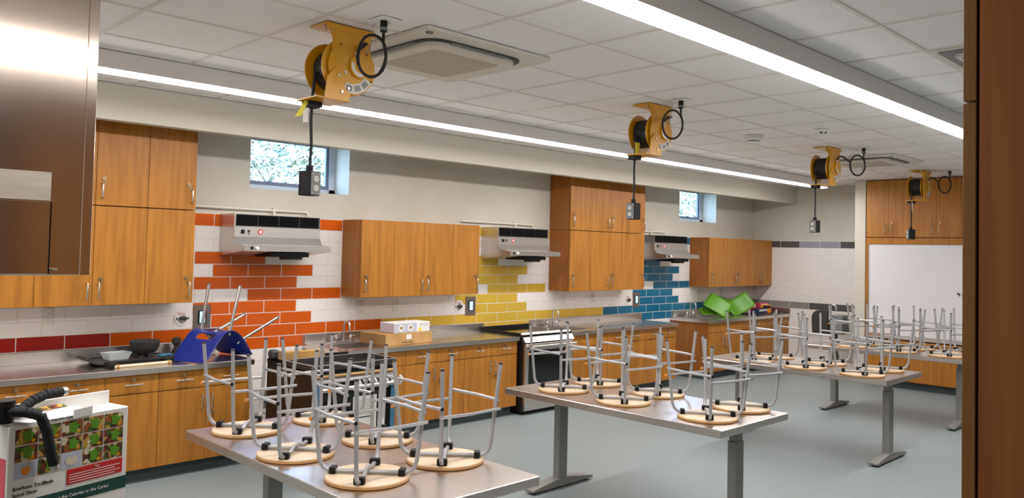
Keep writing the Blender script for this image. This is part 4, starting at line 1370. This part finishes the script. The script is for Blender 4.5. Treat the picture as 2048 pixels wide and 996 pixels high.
bm_v = lambda hx, hy, z: [(-hx, -hy, z), (hx, -hy, z), (hx, hy, z), (-hx, hy, z)]
vs = bm_v(b0, b1, 0) + bm_v(t0_, t1_, 0.052) + bm_v(t0_ - 0.005, t1_ - 0.005, 0.052) + bm_v(b0 - 0.005, b1 - 0.005, 0.005)
fs = [(3, 2, 1, 0), (12, 13, 14, 15)]
for lv in range(3):
    for k in range(4):
        fs.append((lv * 4 + k, lv * 4 + (k + 1) % 4, lv * 4 + 4 + (k + 1) % 4, lv * 4 + 4 + k))
mb.add(vs, fs)
mb.build('dish', 'dish', t)
t = thing('stone_mortar', 'dark lava stone mortar bowl on short legs on the griddle', 'mortar', (2.20, 6.02, ZK + 0.0235))
MB().lathe([(0, 0.025), (0.055, 0.022), (0.078, 0.04), (0.097, 0.075), (0.104, 0.112), (0.098, 0.118), (0.090, 0.114), (0.07, 0.07), (0.0, 0.055)], (0, 0, 0), 32).build('bowl', 'stone', t, True)
for k in range(3):
    a = -1.2 + k * 2 * PI / 3
    MB().cyl((0.052 * math.cos(a), 0.052 * math.sin(a), 0.03), (0.058 * math.cos(a), 0.058 * math.sin(a), 0), 0.024, 12, 0.018).build('leg', 'stone', t, True)
t = thing('stone_pestle', 'dark round-topped stone pestle standing behind the blue chair', 'pestle', (2.47, 6.12, ZK))
MB().lathe([(0, 0), (0.036, 0), (0.04, 0.02), (0.022, 0.055), (0.018, 0.075), (0.03, 0.09), (0.036, 0.11), (0.03, 0.132), (0, 0.142)], (0, 0, 0), 20).build('pestle', 'stone', t, True)
t = thing('grinding_stone', 'rough grey stone slab beside the pestle by the wall', 'stone slab', (2.40, 6.03, ZK))
MB().cbox(-0.09, 0.03, -0.05, 0.04, 0, 0.03, 0.01).build('slab', 'stone', t)
t = thing('towel_bar', 'ivory plastic bar lying along the front of the griddle', 'bar', (2.10, 5.74, ZK), math.radians(3))
MB().cbox(-0.20, 0.19, -0.011, 0.011, 0.0, 0.018, 0.005).build('bar', 'ivory', t)
for s in (-0.18, 0.17):
    MB().cbox(s - 0.012, s + 0.012, -0.013, 0.013, 0.0, 0.022, 0.004).build('end_cap', 'card', t)
t = thing('power_adapter', 'small black plastic block in front of the griddle', 'adapter', (1.90, 5.76, ZK))
MB().cbox(-0.035, 0.03, -0.03, 0.03, 0, 0.035, 0.008).build('foot', 'black', t)
t = thing('scissors', 'black-handled scissors lying right of the stone mortar', 'scissors', (2.40, 5.90, ZK + 0.026), math.radians(-20))
for s in (-1, 1):
    MB().tube([(0.02 + 0.028 * math.cos(a), s * 0.022 + 0.016 * math.sin(a), 0.006) for a in [i * 2 * PI / 14 for i in range(14)]], 0.005, 6, True).build('finger_loop', 'black', t, True)
    MB().prism([(0.0, s * 0.008), (-0.01, -s * 0.002), (-0.12, s * 0.001)], 'z', 0.003 + s * 0.0015, 0.005 + s * 0.0015).build('blade', 'chrome', t)
t = thing('dish_cloth', 'folded cyan cloth lying right of the stone mortar', 'cloth', (2.33, 5.98, ZK + 0.024), math.radians(15))
MB().cbox(-0.05, 0.05, -0.03, 0.03, 0, 0.012, 0.004).build('cloth', 'cyan', t)
t = thing('wire_rack', 'small chrome wire rack under the blue chair', 'wire rack', (2.66, 6.0, ZK))
mb = MB()
for k in range(7):
    a = k * PI / 6
    mb.tube([(0.055 * math.cos(a), 0.04 * math.sin(a), 0.0), (0.06 * math.cos(a), 0.045 * math.sin(a), 0.11)], 0.002, 5)
for z in (0.004, 0.11):
    mb.tube([(0.058 * math.cos(i * PI / 10), 0.043 * math.sin(i * PI / 10), z) for i in range(20)], 0.0025, 5, True)
mb.build('wires', 'chrome', t)

# ================================================================== BOXES ON THE SECOND WORKTOP
t = thing('cardboard_box', 'flat brown cardboard box under the white box on the worktop', 'box', (4.11, 5.70, ZC + 0.001), math.radians(4))
MB().cbox(0, 0.545, 0, 0.36, 0, 0.098, 0.002).build('carton', 'card', t)
MB().box(-0.0012, 0, 0.004, 0.356, 0.002, 0.096).build('end_panel', 'card_side', t)
MB().box(0.0, 0.545, 0.16, 0.20, 0.098, 0.0986).build('tape', 'card_side', t)
MB().prism([(0.545, 0.094), (0.549, 0.096), (0.60, 0.088), (0.598, 0.085)], 'y', 0.0, 0.30).build('open_flap', 'card_side', t)
MB().box(0.235, 0.295, -0.0012, 0, 0.045, 0.088).build('shipping_label', 'label', t)
put('lettering', text_mesh('POWER STRIPS', 0.020, 'ink'), t, (0.18, -0.0008, 0.012))
t = thing('white_box', 'white printed product box on top of the cardboard box', 'box', (4.23, 5.74, ZC + 0.1005), math.radians(4))
MB().cbox(0, 0.42, 0, 0.20, 0, 0.088, 0.002).build('carton', 'paper', t)
MB().box(0.004, 0.26, -0.0008, 0, 0.003, 0.085).build('grey_panel', 'paper_grey', t)
for cx in (0.075, 0.185):
    ri = MB().cyl((cx, -0.0008, 0.042), (cx, -0.0016, 0.042), 0.032, 20).build('round_picture', 'label', t)
    MB().prism([(cx - 0.014, 0.034), (cx + 0.014, 0.034), (cx + 0.018, 0.05), (cx, 0.058), (cx - 0.012, 0.05)], 'y', -0.0022, -0.0016).build('picture_print', 'card_side', ri)
MB().cyl((0.30, -0.0004, 0.022), (0.30, -0.0012, 0.022), 0.018, 14).build('fruit_print', 'yellow_tag', t)
for k in range(4):
    MB().box(0.29, 0.40, -0.0008, 0, 0.052 + k * 0.008, 0.054 + k * 0.008).build('print_line', 'label_grey', t)
MB().box(-0.0008, 0, 0.004, 0.196, 0.003, 0.085).build('end_panel', 'lilac', t)

# ================================================================== THINGS ON THE CORNER WORKTOP
def mat_sheet(name, label, loc, rot, w, h, bend, tilt, m_='green'):
    """thin flexible sheet standing on a corner / edge, bent along its width"""
    t = thing(name, label, 'cutting mat', loc)
    bm = bmesh.new()
    n = 8
    rows = []
    for i in range(n + 1):
        r = []
        for j in range(n + 1):
            u, v = -0.5 + i / n, -0.5 + j / n
            # rounded corners
            k = max(0.0, abs(u) + abs(v) - 0.90)
            u2, v2 = u * (1 - k * 0.7), v * (1 - k * 0.7)
            r.append(bm.verts.new((u2 * w, bend * (4 * u2 * u2), v2 * h)))
        rows.append(r)
    for i in range(n):
        for j in range(n):
            bm.faces.new((rows[i][j], rows[i + 1][j], rows[i + 1][j + 1], rows[i][j + 1]))
    me = bpy.data.meshes.new('sheet')
    bm.to_mesh(me)
    bm.free()
    me.transform(Matrix.Rotation(rot[2], 4, 'Z') @ Matrix.Rotation(tilt, 4, 'X') @ Matrix.Rotation(rot[1], 4, 'Y'))
    zmin = min(v.co.z for v in me.vertices)
    me.transform(Matrix.Translation((0, 0, -zmin)))
    me.materials.append(M[m_])
    me.polygons.foreach_set('use_smooth', [True] * len(me.polygons))
    o = put('sheet', me, t)
    s = o.modifiers.new('thick', 'SOLIDIFY')
    s.thickness = 0.004
    return t


mat_sheet('cutting_mat', 'lime green cutting mat standing on one corner, front left', (9.87, 5.88, ZC + 0.003), (0, math.radians(38), math.radians(-40)), 0.36, 0.27, 0.02, math.radians(-38))
mat_sheet('cutting_mat', 'lime green cutting mat lying low under the corner-standing one', (9.93, 5.97, ZC + 0.003), (0, math.radians(6), math.radians(-30)), 0.42, 0.20, 0.03, math.radians(-62))
mat_sheet('cutting_mat', 'lime green cutting mat curved upright at the right of the pile', (10.50, 5.93, ZC + 0.003), (0, math.radians(-28), math.radians(-42)), 0.40, 0.26, -0.07, math.radians(-34))
mat_sheet('cutting_mat', 'lime green cutting mat leaning against the wall behind the others', (10.36, 6.07, ZC + 0.003), (0, math.radians(12), math.radians(-20)), 0.36, 0.24, 0.03, math.radians(-30))
t = thing('serving_tray', 'dark serving tray holding small packets in the corner', 'tray', (10.98, 5.92, ZC + 0.001))
MB().cbox(-0.30, 0.38, -0.22, 0.20, 0, 0.014, 0.004).build('tray', 'griddle', t)
items = [('napkin_pack', 'navy blue pack lying at the front of the corner tray', 'pack', -0.10, -0.12, 0.30, 0.12, 0.07, 'navy', 5),
         ('napkin_pack', 'orange card pack leaning in the corner tray', 'pack', 0.13, -0.10, 0.16, 0.05, 0.12, 'orange', -25),
         ('snack_box', 'pink and pale snack box at the right of the corner tray', 'box', 0.25, 0.02, 0.20, 0.08, 0.14, 'pink', -10),
         ('snack_box', 'pale lilac packet at the back of the corner tray', 'box', -0.12, 0.10, 0.22, 0.10, 0.15, 'lilac', 12),
         ('snack_box', 'dark red packet in the middle of the corner tray', 'box', 0.06, 0.10, 0.12, 0.08, 0.13, 'red', -6)]
for nm, lab, cat, dx, dy, w, d, h, m_, rz in items:
    t = thing(nm, lab, cat, (10.98 + dx, 5.92 + dy, ZC + 0.0155), math.radians(rz), 'packets in the corner tray')
    MB().cbox(-w / 2, w / 2, -d / 2, d / 2, 0, h, 0.004).build('pack', m_, t)
    MB().box(-w / 2 + 0.01, w / 2 - 0.01, -d / 2 - 0.001, -d / 2, h * 0.55, h * 0.9).build('printed_band', 'label' if m_ in ('pink', 'navy', 'red') else 'ink', t)
